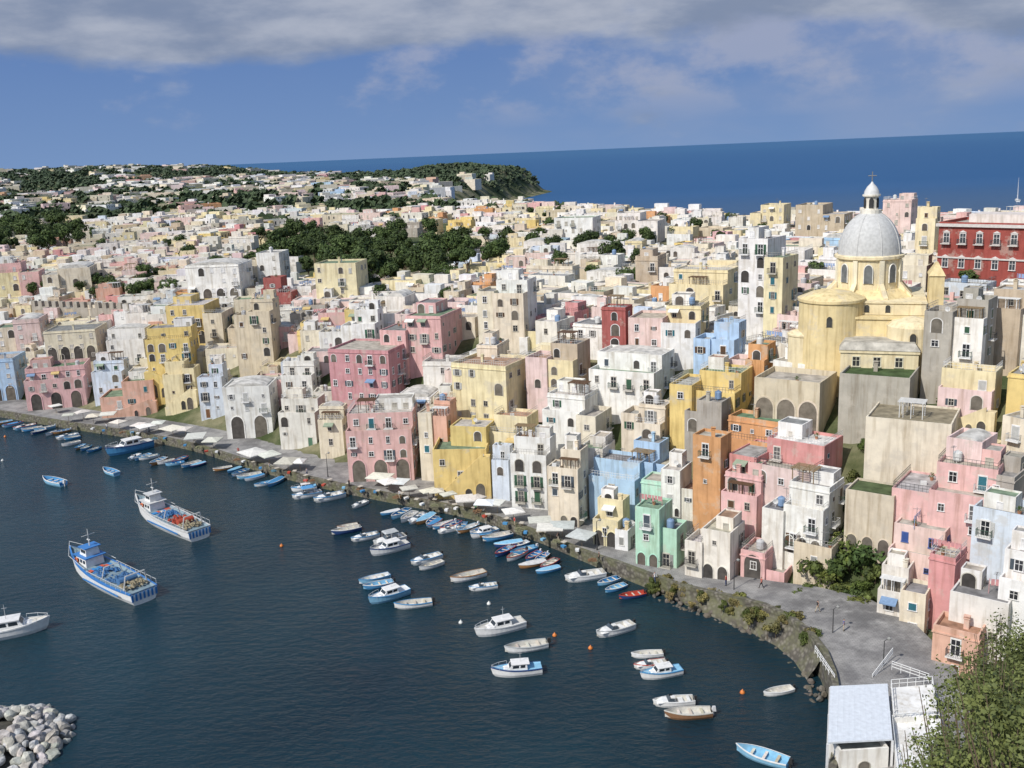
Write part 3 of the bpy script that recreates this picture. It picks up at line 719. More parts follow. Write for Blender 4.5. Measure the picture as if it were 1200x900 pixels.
for p in indiv:
    x0,y0,x1,y1=p['rect']; cx,cy=(x0+x1)/2,(y0+y1)/2
    best=min(anch,key=lambda a:(a[0][0]-cx)**2+(a[0][1]-cy)**2*2)
    dx,dy=cx-best[0][0],cy-best[0][1]
    rel=('right of' if dx>0 else 'left of') if abs(dx)>abs(dy) else ('below' if dy>0 else 'above')
    p['k']=(best[1],rel,p['cn']); p['dd']=math.hypot(dx,dy); grp.setdefault(p['k'],[]).append(p)
SW={1:'single-storey',2:'two-storey',3:'three-storey',4:'four-storey'}
for k,l in grp.items():
    l.sort(key=lambda p:p['dd'])
    for i,p in enumerate(l):
        st=SW[max(1,min(4,int((p['h']-.3)/2.6)))]
        od='nearest' if i==0 else ordn(i+1)+' nearest'
        t=f"{st} {k[2]} house, {od} {k[2]} one {k[1]} the {k[0]}"
        if len(t.split())>16: t=f"{st} {k[2]} house, {od} such {k[1]} the {k[0]}"
        if len(t.split())>16: t=f"{k[2]} house, {od} such {k[1]} the {k[0]}"
        p['label']=t
for p in sorted(indiv,key=lambda p:p['dep']):
    house(p['X'],p['Y'],p['z'],p['w'],p['d'],p['h'],p['ang'],C[p['cn']],p['label'],{},near=p['dep']<225)
def stuff_house(mb,X,Y,z,w,d,h,ang,col,wins=True):
    mb.T=(cos(ang),sin(ang),X,Y,z); mb.mi=0; mb.cc=jit(col,.1)
    a,c=w/2,d/2; shell(mb,w,d,h,-6,.4,.22)
    mb.cc=jit(R.choice(RC),.15); roofquad(mb,w,d,h-.4,.2,1)
    mb.cc=jit(col,.1)
    if R.random()<.5:
        uw,ud=w*R.uniform(.3,.55),d*R.uniform(.3,.5); ux=R.choice([-1,1])*(a-uw/2-.3); uy=c-ud/2-.3
        mb.box(ux-uw/2,ux+uw/2,uy-ud/2,uy+ud/2,h-.4,h+R.uniform(1.6,2.3),bottom=False)
    if R.random()<.6:
        k=R.choice([-1,1]); wf=R.uniform(.3,.7)*w; hf=h*R.uniform(.45,.75); xc_=k*(a-wf/2)+k*1.5; df=R.uniform(.5,.9)*d
        mb.cc=jit(col if R.random()<.5 else C['white'],.1); mb.box(xc_-wf/2,xc_+wf/2,-c-1.2,-c-1.2+df,-6,hf,bottom=False)
    if R.random()<.5:
        cx_=R.uniform(-.6,.6)*a; cy_=R.uniform(-.4,.4)*c; mb.box(cx_-.35,cx_+.35,cy_-.3,cy_+.3,h-.4,h+1.1,bottom=False)
    if wins:
        for fc,L in (('F',w),('R',d),('L',d)):
            n=int(L/2.8)
            for r in range(max(1,int(h/3))):
                for k in range(n):
                    if R.random()<.4: continue
                    xx=-L/2+(k+.5)*L/n; zz=h-1.9-3*r; hw,hh=.4,R.choice([.6,.6,.95])
                    mb.cc=(.06,.063,.068)
                    if fc=='F': v=[(xx-hw,-c-.02,zz-hh),(xx+hw,-c-.02,zz-hh),(xx+hw,-c-.02,zz+hh),(xx-hw,-c-.02,zz+hh)]
                    elif fc=='R': v=[(a+.02,xx-hw,zz-hh),(a+.02,xx+hw,zz-hh),(a+.02,xx+hw,zz+hh),(a+.02,xx-hw,zz+hh)]
                    else: v=[(-a-.02,-xx-hw,zz-hh),(-a-.02,-xx+hw,zz-hh),(-a-.02,-xx+hw,zz+hh),(-a-.02,-xx-hw,zz+hh)]
                    mb.add(v,[(0,1,2,3)],1)
mb=MB(); mb.cc=(1,1,1)
for p in rest: stuff_house(mb,p['X'],p['Y'],p['z'],p['w'],p['d'],p['h'],p['ang'],C[p['cn']])
FT=[]; NF=17000
fx=np.array([R.uniform(-1400,200) for _ in range(NF)]); fy=np.array([R.uniform(560,2200) for _ in range(NF)])
fz=hgt(fx,fy); fs_=sd(fx,fy,N); rr=np.array([R.random() for _ in range(NF)])
clus=np.sin(fx*.012+1)*np.sin(fy*.009)+.6*np.sin(fx*.031+fy*.02)
for i in range(NF):
    if fs_[i]<35 or fz[i]<12: continue
    q=proj(fx[i],fy[i],fz[i])
    if q[0]<-20 or q[0]>1220: continue
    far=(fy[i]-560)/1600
    headl=fx[i]>-260 and fy[i]>1330
    ridge=fy[i]>1650; lf=q[0]<330 and fy[i]>900
    gr=clus[i]<(.05 if lf else -.1)
    if rr[i]<(.27-.10*far)*(.28 if gr else 1.0)*(.05 if headl else 1)*(.5 if ridge else 1):
        big=1.15+far*.7; cl=Vector(C[R.choice(pn)]).lerp(Vector((.60,.63,.67)),.30*far)  # wall colour drifts to bluish grey with distance: painted aerial haze
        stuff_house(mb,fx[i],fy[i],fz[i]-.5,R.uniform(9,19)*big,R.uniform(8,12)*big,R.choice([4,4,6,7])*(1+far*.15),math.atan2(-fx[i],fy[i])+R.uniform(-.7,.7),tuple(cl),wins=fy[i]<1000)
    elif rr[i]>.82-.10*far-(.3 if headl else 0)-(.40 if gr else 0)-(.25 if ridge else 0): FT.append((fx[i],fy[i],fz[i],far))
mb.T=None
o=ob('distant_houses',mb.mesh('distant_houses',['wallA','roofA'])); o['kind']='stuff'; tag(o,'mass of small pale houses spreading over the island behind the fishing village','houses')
mb=MB()
def clump(mb,x,y,z,r,k,cbase):
    for i in range(k):
        a=R.uniform(0,6.28); e=R.uniform(-.2,1.4); rr_=r*R.uniform(.55,1.05)
        p=Vector((x+rr_*cos(a)*cos(e),y+rr_*sin(a)*cos(e),z+r*.4+rr_*sin(e)*.6)); s_=r*.3
        t=Vector((R.uniform(-1,1),R.uniform(-1,1),R.uniform(-.6,.6))).normalized()*s_; u=t.orthogonal().normalized()*s_
        mb.cc=cbase
        mb.add([tuple(p-t-u),tuple(p+t-u*.8),tuple(p+t*.9+u),tuple(p-t*.8+u)],[(0,1,2,3)])
for (x,y,z,far) in FT:
    g=R.uniform(.7,1.25); clump(mb,x,y,z-1,R.uniform(3.5,7.5),24,(.050*g+.012*far,.074*g+.016*far,.042*g+.026*far))  # far adds pale blue to the leaves, haze put into the colour
for hx in np.arange(-290,90,8.0):
    for hy in np.arange(1340,1740,11.0):
        if R.random()<.25: continue
        if float(sd(np.array([hx]),np.array([hy]),N)[0])<24: continue
        z=h1(hx,hy)
        if z>8: g=R.uniform(.8,1.3); clump(mb,hx+R.uniform(-5,5),hy+R.uniform(-5,5),z-1,R.uniform(3,6.5),14,(.052*g,.070*g,.050*g))
o=ob('distant_woodland',mb.mesh('distant_woodland',['leafA'])); o['kind']='stuff'; tag(o,'dark green woods and gardens scattered over the distant island and headland','woodland')
# ------------------------------------------------------------ trees
def crown_mesh(seed,rx,rz,n,ls,name='crown',nl=9,tight=.65):
    rr=random.Random(seed); mb=MB(); lobes=[]
    for i in range(nl):
        a=rr.uniform(0,6.28); q=rr.uniform(.1,.68)*rx; lobes.append((q*cos(a),q*sin(a),rz*rr.uniform(-.4,.65),rx*rr.uniform(.26,.5)))
    for i in range(n):
        lx,ly,lz,lr=rr.choice(lobes); a=rr.uniform(0,6.28); sz=rr.uniform(-.7,1); k=lr*rr.uniform(tight,1.12); cc_=math.sqrt(max(0,1-sz*sz))
        nrm=Vector((cos(a)*cc_,sin(a)*cc_,sz)); p=Vector((lx,ly,lz))+nrm*k
        nn=(nrm+Vector((rr.uniform(-1,1),rr.uniform(-1,1),rr.uniform(-.6,1)))*.7).normalized()
        t=nn.orthogonal().normalized(); u=nn.cross(t); an=rr.uniform(0,6.28); t,u=t*cos(an)+u*sin(an),u*cos(an)-t*sin(an)
        s_=ls*rr.uniform(.6,1.3)
        mb.add([tuple(p-t*s_),tuple(p-u*s_*.55),tuple(p+t*s_),tuple(p+u*s_*.55)],[(0,1,2,3)])
    return mb.mesh(name,['leaf'])
def trunk_mesh(seed,h,r,spread):
    rr=random.Random(seed); mb=MB(); mb.tube((0,0,-1),(0.05*h,0,h*.6),r*1.3,r*.8,7)
    for i in range(5):
        a=rr.uniform(0,6.28); mb.tube((.05*h,0,h*rr.uniform(.4,.58)),(spread*cos(a),spread*sin(a),h*rr.uniform(.8,1.15)),r*.6,r*.15,5)
    return mb.mesh('trunk',['bark'])
CR=[crown_mesh(s,3.2,2.6,1500,.34) for s in (1,2,3,4)]; TR=[trunk_mesh(s,4,.25,1.6) for s in (1,2)]
SH=[crown_mesh(s+20,1.3,1.0,700,.17,'foliage') for s in (1,2,3)]; ST=trunk_mesh(5,1.0,.06,.6)
def tree(x,y,z,s,label,group,g=None):
    r=empty('tree',(x,y,z),R.uniform(0,6),label,'tree',group); g=g or R.uniform(.7,1.35)
    ob('trunk',R.choice(TR),r,scale=s); ob('crown',R.choice(CR),r,(0,0,4.6*s),R.uniform(0,6),color=(.055*g,.084*g,.034*g),scale=(s,s,s*R.uniform(.85,1.15)))
def shrub(x,y,z,s,label,group,col=(.07,.1,.03)):
    r=empty('shrub',(x,y,z),R.uniform(0,6),label,'shrub',group)
    ob('stem',ST,r,scale=s); ob('foliage',R.choice(SH),r,(0,0,.9*s),R.uniform(0,6),color=jit(col,.2),scale=s)
groves=[('dark grove left of centre',(310,402,268,312),38,1.3),('dark grove behind the white hillside block',(402,545,268,322),62,1.25),
('wooded strip at far left',(-5,92,254,286),28,1.5),('row behind the battlement wall',(30,195,328,344),16,.9),('loose trees right of the grove',(545,770,262,304),34,1.1),
('gardens beside the sea skyline',(770,860,245,285),8,1.0),('upper left town gardens',(100,310,225,335),24,1.0),('village hillside gardens',(430,560,320,352),8,.8)]
for nm,(x0,x1,y0,y1),k,s in groves:
    L=[(x0+(x1-x0)*(i+.5)/k+R.uniform(-8,8),R.uniform(y0,y1)) for i in range(k)]; L.sort()
    for i,(px,py) in enumerate(L):
        P=march(px,py,4.5*s)
        if P is None: continue
        tree(P.x,P.y,P.z,s*R.uniform(.75,1.25),f'dark green tree, {ordn(i+1)} from left in the {nm}',nm)
R.shuffle(GARD); GARD=GARD[:80]; GARD.sort(key=lambda p:proj(*p)[0])
for i,(X,Y,z) in enumerate(GARD): tree(X,Y,z,R.uniform(.6,1.0),f'small garden tree, {ordn(i+1)} from left among the upper town roofs','garden trees among the upper town roofs')
shr=[(952,676,2.2),(968,684,1.8),(982,672,2.4),(996,662,1.6),(1012,668,2.2),(1026,676,1.6),(946,694,1.2),(1002,600,1.8),(1020,604,1.5),(1036,600,2.2),(1048,612,1.5),(1050,474,1.6),(1030,478,1.2),(1108,478,1.6),(1122,484,1.4),(975,648,2),(1000,646,2.2),(960,655,1.6),(1010,692,1.4),(985,696,1.2),(1032,560,1.2),(1090,505,1.3),(1130,470,1.5),(1060,640,1.3),(1080,660,1.1),(998,700,1.6),(1014,704,1.7),(1024,712,1.3),(1006,712,1.2),(936,700,1.0),(1000,560,1.2),(1012,520,1.1),(990,640,1.7)]
shr.sort()
for i,(px,py,s) in enumerate(shr):
    P=march(px,py,1.0); shrub(P.x,P.y,P.z,s*R.uniform(.85,1.1),f'green shrub on the right slope, {ordn(i+1)} from left below the church',None,R.choice([(.07,.1,.03),(.1,.12,.045),(.05,.08,.03)]))
# garden terrace beside the promenade
P0=march(1000,716,0); 
# ------------------------------------------------------------ church
D0=172; base=PD(1012,450,D0); z0=base.z; dep0=proj(*base)[2]; mpx=dep0/FP
def zc(py,y=0): return PD(1012,py,D0+y).z-z0
def xc(px): return (px-1012)*mpx
ch=empty('church',tuple(base),math.atan2(-base.x,base.y),'pale yellow church with grey ribbed dome and lantern rising above the village','church')
YC=(.74,.61,.34); YL=(.78,.68,.45); GR=(.55,.55,.53)
def part(name,mb,col,mat='church',parent=ch,smooth=False,loc=(0,0,0),rz=0): return ob(name,mb.mesh(name,[mat],smooth),parent,loc,rz,color=col)
def recess(px,y,py,sx_,sz_,col=(.6,.5,.3)):
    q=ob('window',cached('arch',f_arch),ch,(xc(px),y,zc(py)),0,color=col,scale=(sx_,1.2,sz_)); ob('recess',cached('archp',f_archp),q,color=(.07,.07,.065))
b=MB(); b.box(xc(966),xc(1092),0,22,-12,zc(372)); b.box(xc(965),xc(1093),-.25,22,zc(374),zc(371.5)); part('wall',b,YC)
b=MB(); b.box(xc(978),xc(1076),2,20,zc(371),zc(356)); b.box(xc(977),xc(1077),1.8,20.2,zc(357.5),zc(355.5)); part('clerestory',b,YL)
b=MB(); b.lathe([(5.6,-16),(5.35,zc(400)),(5.3,zc(356)),(5.55,zc(355)),(5.55,zc(352)),(5.0,zc(350.5)),(3.2,zc(345)),(.02,zc(342))],32,xc(972),3.2); part('apse',b,YC)
b=MB(); b.lathe([(2.6,-14),(2.6,zc(398)),(2.75,zc(397)),(2.75,zc(395)),(1.9,zc(392)),(.02,zc(390))],18,xc(942),2.5); part('stair_turret',b,YL)
b=MB(); b.box(xc(1070),xc(1090),-3,0,-12,zc(392)); part('lower_block',b,YL)
b=MB(); b.lathe([(4.0,-14),(4.0,zc(380)),(3.2,zc(374)),(.02,zc(369))],20,xc(1062),0); part('side_apse',b,YL)
b=MB(); b.box(xc(986),xc(1068),-6,.2,-12,zc(402)); b.box(xc(986)-.2,xc(1068)+.2,-6.2,-6.004,zc(404)-.2,zc(402)); an=part('annex',b,YL)
b=MB(); b.frus(xc(986)-.25,xc(1068)+.25,-6.3,.2,zc(402)+.004,zc(394),.8,.8,.8,.2); part('roof',b,(.5,.47,.4),'roof',an)
for px in (1003,1025,1048):
    q=ob('window',cached('frame',f_frame),ch,(xc(px),-6.01,zc(415)),0,color=(.7,.66,.5)); ob('pane',cached('pane',f_pane),q,color=(.05,.05,.05))
q=ob('door',cached('door',f_doorp),ch,(xc(1030),-6.01,zc(442)),0,color=(.2,.13,.08))
b=MB(); r8=xc(1012+58)
b.lathe([(r8,zc(376,8)),(r8,zc(354,8)),(r8+.3,zc(354,8)),(r8+.3,zc(351,8)),(r8*.72,zc(338,8))],8,0,11,pi/8,2*pi+pi/8); part('octagonal_base',b,YC)
rd=xc(1012+37)
for k in range(8):
    a=pi/8+k*pi/4; b=MB(); zA,zB=zc(352,8),zc(330,8)
    v=[(rd-.3,-.4,zA),(r8-.6,-.4,zA),(r8-.6,-.4,zA+1.0),(rd+1.2,-.4,zB-1.0),(rd+.3,-.4,zB)]; v=v+[(x,.4,z_) for x,_,z_ in v]
    b.add(v,[(0,1,2,3,4),(9,8,7,6,5),(1,6,7,2),(2,7,8,3),(3,8,9,4)]); ob('buttress',b.mesh('buttress',['church']),ch,(0,11,0),a,color=YL)
b=MB(); b.lathe([(rd,zc(342,8)),(rd,zc(304,8)),(rd+.45,zc(303,8)),(rd+.45,zc(300,8)),(rd+.1,zc(299,8))],32,0,11); dr=part('drum',b,YL)
for k in range(8):
    a=-pi/2+k*pi/4
    q=ob('window',cached('arch',f_arch),ch,((rd+.02)*cos(a),11+(rd+.02)*sin(a),zc(320,8)),a+pi/2,color=(.82,.80,.74),scale=(1.35,3,1.9)); ob('louvre',cached('archp',f_archp),q,(0,-.03,0),color=(.17,.18,.18))
    a2=a+pi/8; b=MB(); b.box(-.4,.4,-.35,.3,zc(340,8),zc(304,8)); ob('pilaster',b.mesh('pilaster',['church']),ch,(rd*cos(a2),11+rd*sin(a2),0),a2+pi/2,color=(.82,.76,.58))
prof=[]; zt=zc(249,8); zb=zc(299,8); hD=zt-zb
for i in range(13):
    t=i/12*pi/2*.93; prof.append(((rd-.1)*cos(t),zb+hD*sin(t)/sin(pi/2*.93)))
b=MB(); b.lathe(prof,40,0,11); dm=part('dome',b,GR,'trim',smooth=True)
for k in range(8):
    a=pi/8+k*pi/4; b=MB()
    for (r0,q0),(r1,q1) in zip(prof[:-1],prof[1:]): b.tube((r0*cos(a),11+r0*sin(a),q0),(r1*cos(a),11+r1*sin(a),q1),.12,.1,4)
    ob('rib',b.mesh('rib',['metal']),dm,color=(.52,.52,.5))
b=MB(); b.lathe([(1.75,zc(252,8)),(1.75,zc(247,8)),(1.15,zc(247,8)),(1.15,zc(232,8)),(1.5,zc(231,8)),(1.5,zc(229,8))],16,0,11); ln=part('lantern',b,(.78,.75,.66))
for k in range(6):
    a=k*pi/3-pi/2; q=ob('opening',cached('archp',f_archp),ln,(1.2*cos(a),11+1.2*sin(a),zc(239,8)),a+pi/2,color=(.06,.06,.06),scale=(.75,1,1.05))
b=MB(); b.lathe([(1.3,zc(229,8)),(1.2,zc(225,8)),(.8,zc(220,8)),(.25,zc(216,8)),(.12,zc(214,8))],14,0,11); part('lantern_cap',b,(.62,.62,.6),'metal',smooth=True)
b=MB(); b.tube((0,11,zc(216,8)),(0,11,zc(202,8)),.09); b.tube((-.7,11,zc(207,8)),(.7,11,zc(207,8)),.09); part('cross',b,(.2,.2,.2),'metal')
b=MB(); b.box(xc(1078),xc(1094),3,8,zc(372),zc(326)); b.frus(xc(1077),xc(1095),2.8,8.2,zc(326)+.004,zc(312),1.1,1.1,1.6,1.6); part('bell_turret',b,YC)
recess(972,-2.12,376,.9,1.1); recess(1062,-4.02,392,1.0,1.2); recess(1086,-3.02,402,.8,.9)
for px in (990,1012,1035): recess(px,1.98,364,.8,.8,YL)
# ------------------------------------------------------------ red palace
phP=math.radians(22); P=PD(1097,326,222); zt=PD(1097,260,222).z; P.z-=3
w=36; a=math.atan2(-P.x,P.y)-phP; cxp=P.x+w/2*cos(a)+7*(-sin(a)); cyp=P.y+w/2*sin(a)+7*cos(a)
pal_=empty('palace',(cxp,cyp,P.z),a,'long dark red palace with white window surrounds at the upper right edge','palace')
h=zt-P.z; b=MB(); shell(b,w,14,h,-8,.6,.4); ob('wall',b.mesh('wall',['church']),pal_,color=(.33,.085,.07))
b=MB(); roofquad(b,w,14,h-.6,.3); ob('roof',b.mesh('roof',['roof']),pal_,color=(.5,.46,.4))
b=MB(); b.box(-w/2-.5,w/2+.5,-7.5,-7.004,h-.9,h-.3); b.box(-w/2-.5,-w/2-.004,-7,7,h-.9,h-.3); b.box(-w/2-.25,w/2+.25,-7.25,-7.003,h*.5,h*.5+.3); ob('cornice',b.mesh('cornice',['trim']),pal_,color=(.62,.58,.54))
b=MB(); b.box(-w/2+4,w/2,-2,5,h-.6,h+1.3); ob('attic',b.mesh('attic',['wall']),pal_,color=(.7,.64,.6))
ped=MB(); ped.add([(-1,-.3,0),(1,-.3,0),(0,-.3,.55),(-1,0,0),(1,0,0),(0,0,.55)],[(0,1,2),(0,3,4,1),(1,4,5,2),(2,5,3,0)]); ped=ped.mesh('pediment',['trim'])
for r,zz in enumerate((h-3.2,h-8.2)):
    for i in range(11):
        xx=-w/2+(i+.5)*w/11; q=ob('window',cached('frame',f_frame),pal_,(xx,-7.0,zz),0,color=(.72,.68,.64),scale=(1.0,1.4,1.25)); ob('pane',cached('pane',f_pane),q,color=(.06,.07,.08))
        ob('pediment',ped,pal_,(xx,-7.004,zz+1.2),0,color=(.7,.66,.62),scale=.75)
        if r==0: q=ob('balcony',cached('balc',f_balc),pal_,(xx,-7.0,zz-1.1),0,color=(.6,.57,.52)); ob('railing',cached('rail',f_rail),q,color=(.1,.1,.1))
A=march(40,367,3.5); B=march(205,363,3.5)
d=Vector((B.x-A.x,B.y-A.y)); L=d.length; b=MB(); b.box(0,L,-.6,.6,-8,4.6); k=0.0
while k<L-1.4: b.box(k,k+1.6,-.6,.6,4.6,6.4); k+=3.0
o=ob('battlement_wall',b.mesh('battlement_wall',['wall']),None,(A.x,A.y,(A.z+B.z)/2),math.atan2(d.y,d.x),color=(.38,.35,.30)); tag(o,'long grey tan wall with square battlements in the upper left town','wall')
# ------------------------------------------------------------ boats
def hull(L,B,Hh,sheer,floor,stern=.78,n=12,cover=0):
    st=[]
    for i in range(n):
        t=i/(n-1)
        b_=B/2*(stern+(1-stern)*sin(min(1,t/.4)*pi/2)) if t<.4 else B/2*max(.015,(1-((t-.4)/.6)**2.3))
        zt=Hh*(1+sheer*t**2.2+.06*(1-t)**2); x=-L/2+L*t
        st.append((x,b_,zt,t))
    h_,d_,g_,c_=MB(),MB(),MB(),MB(); rows=[]; dr_=[]; gr=[]; cv=[]
    for x,b_,zt,t in st:
        rk=.10*L*t**4; xb=x-rk
        half=[(xb-.02*L,0,-.35*Hh),(xb,b_*.72,-.2*Hh),(x-rk*.4,b_*.93,.35*Hh),(x,b_,zt)]
        rows.append([(p[0],-p[1],p[2]) for p in half[::-1]]+half[1:])
        bi=b_*.9; xi=x-.02*L*t**3; zf=floor*Hh if floor<.7 else zt*.86
        dr_.append([(xi,-bi,zt),(xi,-bi*.85,zf),(xi,0,zf+.05*Hh),(xi,bi*.85,zf),(xi,bi,zt)])
        gr.append([(x,-b_*1.03,zt-.12*Hh),(x,-b_*1.03,zt+.03),(xi,-bi,zt+.03),(xi,bi,zt+.03),(x,b_*1.03,zt+.03),(x,b_*1.03,zt-.12*Hh)])
        e=sin(pi*min(1,max(0,t*.9+.05)))
        cv.append([(x,-b_*1.04,zt-.1*Hh),(x,-b_*.9,zt+.05),(x-.01,0,zt+.06+cover*Hh*(.35+.65*e)),(x,b_*.9,zt+.05),(x,b_*1.04,zt-.1*Hh)])
    def loft(mb,R_,skip=()):
        for a_,b2 in zip(R_[:-1],R_[1:]):
            for k in range(len(a_)-1):
                if k in skip: continue
                mb.add([a_[k],b2[k],b2[k+1],a_[k+1]],[(0,1,2,3)])
    loft(h_,rows); h_.add(rows[0],[list(range(len(rows[0])))])
    loft(d_,dr_); d_.add(dr_[0],[list(range(5))[::-1]])
    loft(g_,gr,(2,)); g0_=gr[0]; g_.add([g0_[0],g0_[1],g0_[4],g0_[5]],[(0,1,2,3)])
    loft(c_,cv)
    return h_.mesh('hull',['paint'],True),d_.mesh('deck',['trim']),g_.mesh('gunwale',['paint']),c_.mesh('cover',['cloth'])
HU={'open':hull(5,1.75,.58,.5,.25),'motor':hull(6,2.05,.8,.35,.35,.86),'cabin':hull(7,2.35,.95,.42,.8,.84),'covered':hull(5,1.75,.55,.35,.3,.8,cover=.5),'trawler':hull(17,4.1,1.45,.95,.8,.8)}
LEN={'open':5,'motor':6,'cabin':7,'covered':5,'canopy':6,'trawler':17}
def f_thw():
    b=MB(); b.box(-.13,.13,-.72,.72,0,.05); return b.mesh('thwart',['trim'])
def f_out():
    b=MB(); b.frus(-.55,-.1,-.17,.17,.35,.85,.05,.1,.04,.04); b.box(-.36,-.22,-.06,.06,-.6,.36); return b.mesh('outboard_motor',['paint'])
def f_ws():
    b=MB(); b.add([(0,-.8,0),(0,.8,0),(-.35,.65,.45),(-.35,-.65,.45),(-.9,-.85,0),(-1.0,-.7,.4),(-.9,.85,0),(-1.0,.7,.4)],[(0,1,2,3),(0,3,5,4),(1,6,7,2)]); return b.mesh('windscreen',['glass'])
def f_cons():
    b=MB(); b.frus(-.4,.35,-.35,.35,-.5,.4,0,.2,.05,.05); b.box(-1.6,-.9,-.75,.75,-.5,-.15); b.box(-2.6,-2.2,-.8,.8,-.5,.0); return b.mesh('console',['trim'])
def f_fd():
    b=MB(); b.frus(.6,2.5,-.8,.8,.0,.22,.3,.9,.2,.2); return b.mesh('foredeck',['paint'])
def f_cab():
    b=MB(); b.frus(-1.3,1.5,-.85,.85,0,.95,.05,.75,.1,.1); b.frus(1.3,2.5,-.6,.6,0,.35,.0,.8,.1,.1); return b.mesh('cabin',['paint'])
def f_cabw():
    b=MB(); z0_,z1_=.45,.82
    def sx(z): return 1.5-.75*z/.95
    def sy(z): return .85-.1*z/.95
    b.add([(sx(z0_)+.012,-sy(z0_)+.12,z0_),(sx(z0_)+.012,sy(z0_)-.12,z0_),(sx(z1_)+.012,sy(z1_)-.12,z1_),(sx(z1_)+.012,-sy(z1_)+.12,z1_)],[(0,1,2,3)])
    for s_ in (-1,1):
        for xa,xb in ((-1.0,-.3),(-.15,.75)): b.add([(xa,s_*(sy(z0_)+.012),z0_),(xb,s_*(sy(z0_)+.012),z0_),(xb-.1,s_*(sy(z1_)+.012),z1_),(xa,s_*(sy(z1_)+.012),z1_)],[(0,1,2,3)])
    return b.mesh('window',['glass'])
def f_cabr():
    b=MB(); b.box(-1.6,.9,-.88,.88,.952,1.03); return b.mesh('cabin_roof',['paint'])
def f_pul():
    b=MB(); pts_=[(1.2,-.95),(2.3,-.7),(3.3,-.12),(3.3,.12),(2.3,.7),(1.2,.95)]
    for p,q in zip(pts_[:-1],pts_[1:]): b.tube((p[0],p[1],.6),(q[0],q[1],.6),.025)
    for p in pts_: b.tube((p[0],p[1],0),(p[0],p[1],.6),.02)
    return b.mesh('bow_rail',['metal'])
def f_can():
    b=MB(); b.frus(-1.6,1.0,-.9,.9,1.4,1.56,.25,.25,.2,.2); return b.mesh('canopy',['cloth'])
def f_canp():
    b=MB()
    for x in (-1.5,.9):
        for y in (-.85,.85): b.tube((x,y,.3),(x,y,1.4),.03)
    return b.mesh('canopy_frame',['metal'])
def f_mast():
    b=MB(); b.tube((0,0,0),(0,0,1.6),.035,.02); b.tube((-.25,0,1.2),(.25,0,1.2),.02); return b.mesh('mast',['metal'])
def boat(x,y,rz,L,kind,hc,dc,gc,label,group='boats moored in the harbour',cc_=(.1,.3,.55),name=None):
    nm=name or {'open':'rowing_boat','motor':'motorboat','cabin':'cabin_boat','covered':'rowing_boat','canopy':'motorboat'}[kind]
    hk='motor' if kind=='canopy' else kind
    hm,dm_,gm,cm=HU[hk]; s=L/LEN[kind]
    r=empty(nm,(x,y,.05*s),rz,label,'boat',group); r.scale=(s,s,s); r.rotation_euler=(R.uniform(-.03,.03),0,rz)
    ob('hull',hm,r,color=hc); ob('gunwale',gm,r,color=gc)
    if kind=='covered': ob('cover',cm,r,color=cc_); ob('outboard_motor',cached('out',f_out),r,(-2.4,0,.1),color=(.03,.03,.03)); return r
    ob('deck',dm_,r,color=dc)
    if kind=='open':
        for xx in (-1.5,-.3,.9): ob('thwart',cached('thw',f_thw),r,(xx,0,.42),color=jit((.6,.55,.45),.2),scale=(1,1 if xx<.5 else .85,1))
        if R.random()<.6: ob('outboard_motor',cached('out',f_out),r,(-2.4,0,.1),color=R.choice([(.03,.03,.03),(.6,.6,.6)]))
    if kind in('motor','canopy'):
        ob('foredeck',cached('fd',f_fd),r,(0,0,.78),color=(.78,.78,.75))
        ob('console',cached('cons',f_cons),r,(.2,0,.85),color=(.75,.74,.7)); ob('windscreen',cached('ws',f_ws),r,(.9,0,.92),color=(.06,.08,.1)); ob('outboard_motor',cached('out',f_out),r,(-2.9,0,.3),color=(.03,.03,.03))
        if kind=='canopy': q=ob('canopy',cached('can',f_can),r,(0,0,.6),color=cc_); ob('canopy_frame',cached('canp',f_canp),q,color=(.5,.5,.5))
    if kind=='cabin':
        q=ob('cabin',cached('cab',f_cab),r,(-.2,0,.8),color=(.8,.8,.78)); ob('window',cached('cabw',f_cabw),q,color=(.03,.04,.05)); ob('cabin_roof',cached('cabr',f_cabr),q,color=cc_ if cc_!=(.1,.3,.55) else (.76,.75,.72))
        ob('bow_rail',cached('pul',f_pul),r,(0,0,1.0),color=(.65,.65,.65)); ob('mast',cached('mast',f_mast),r,(-.6,0,1.8),color=(.6,.6,.6))
    return r
WH=(.80,.80,.78); BL=(.08,.28,.52); LB=(.25,.50,.68); DB=(.03,.07,.2); WD=(.4,.2,.08); RD=(.5,.08,.05); BR=(.28,.15,.08); TN=(.62,.6,.54); GRY=(.45,.47,.47)
def boat2(bx,by,sx_,sy_,kind,hc,dc,gc,label,cc_=(.1,.3,.55),k=.93,group='boats lying on open harbour water'):
    p=at(bx,by); q=at(sx_,sy_); d=Vector((p[0]-q[0],p[1]-q[1])); boat((p[0]+q[0])/2,(p[1]+q[1])/2,math.atan2(d.y,d.x),d.length*k,kind,hc,dc,gc,label,group,cc_)
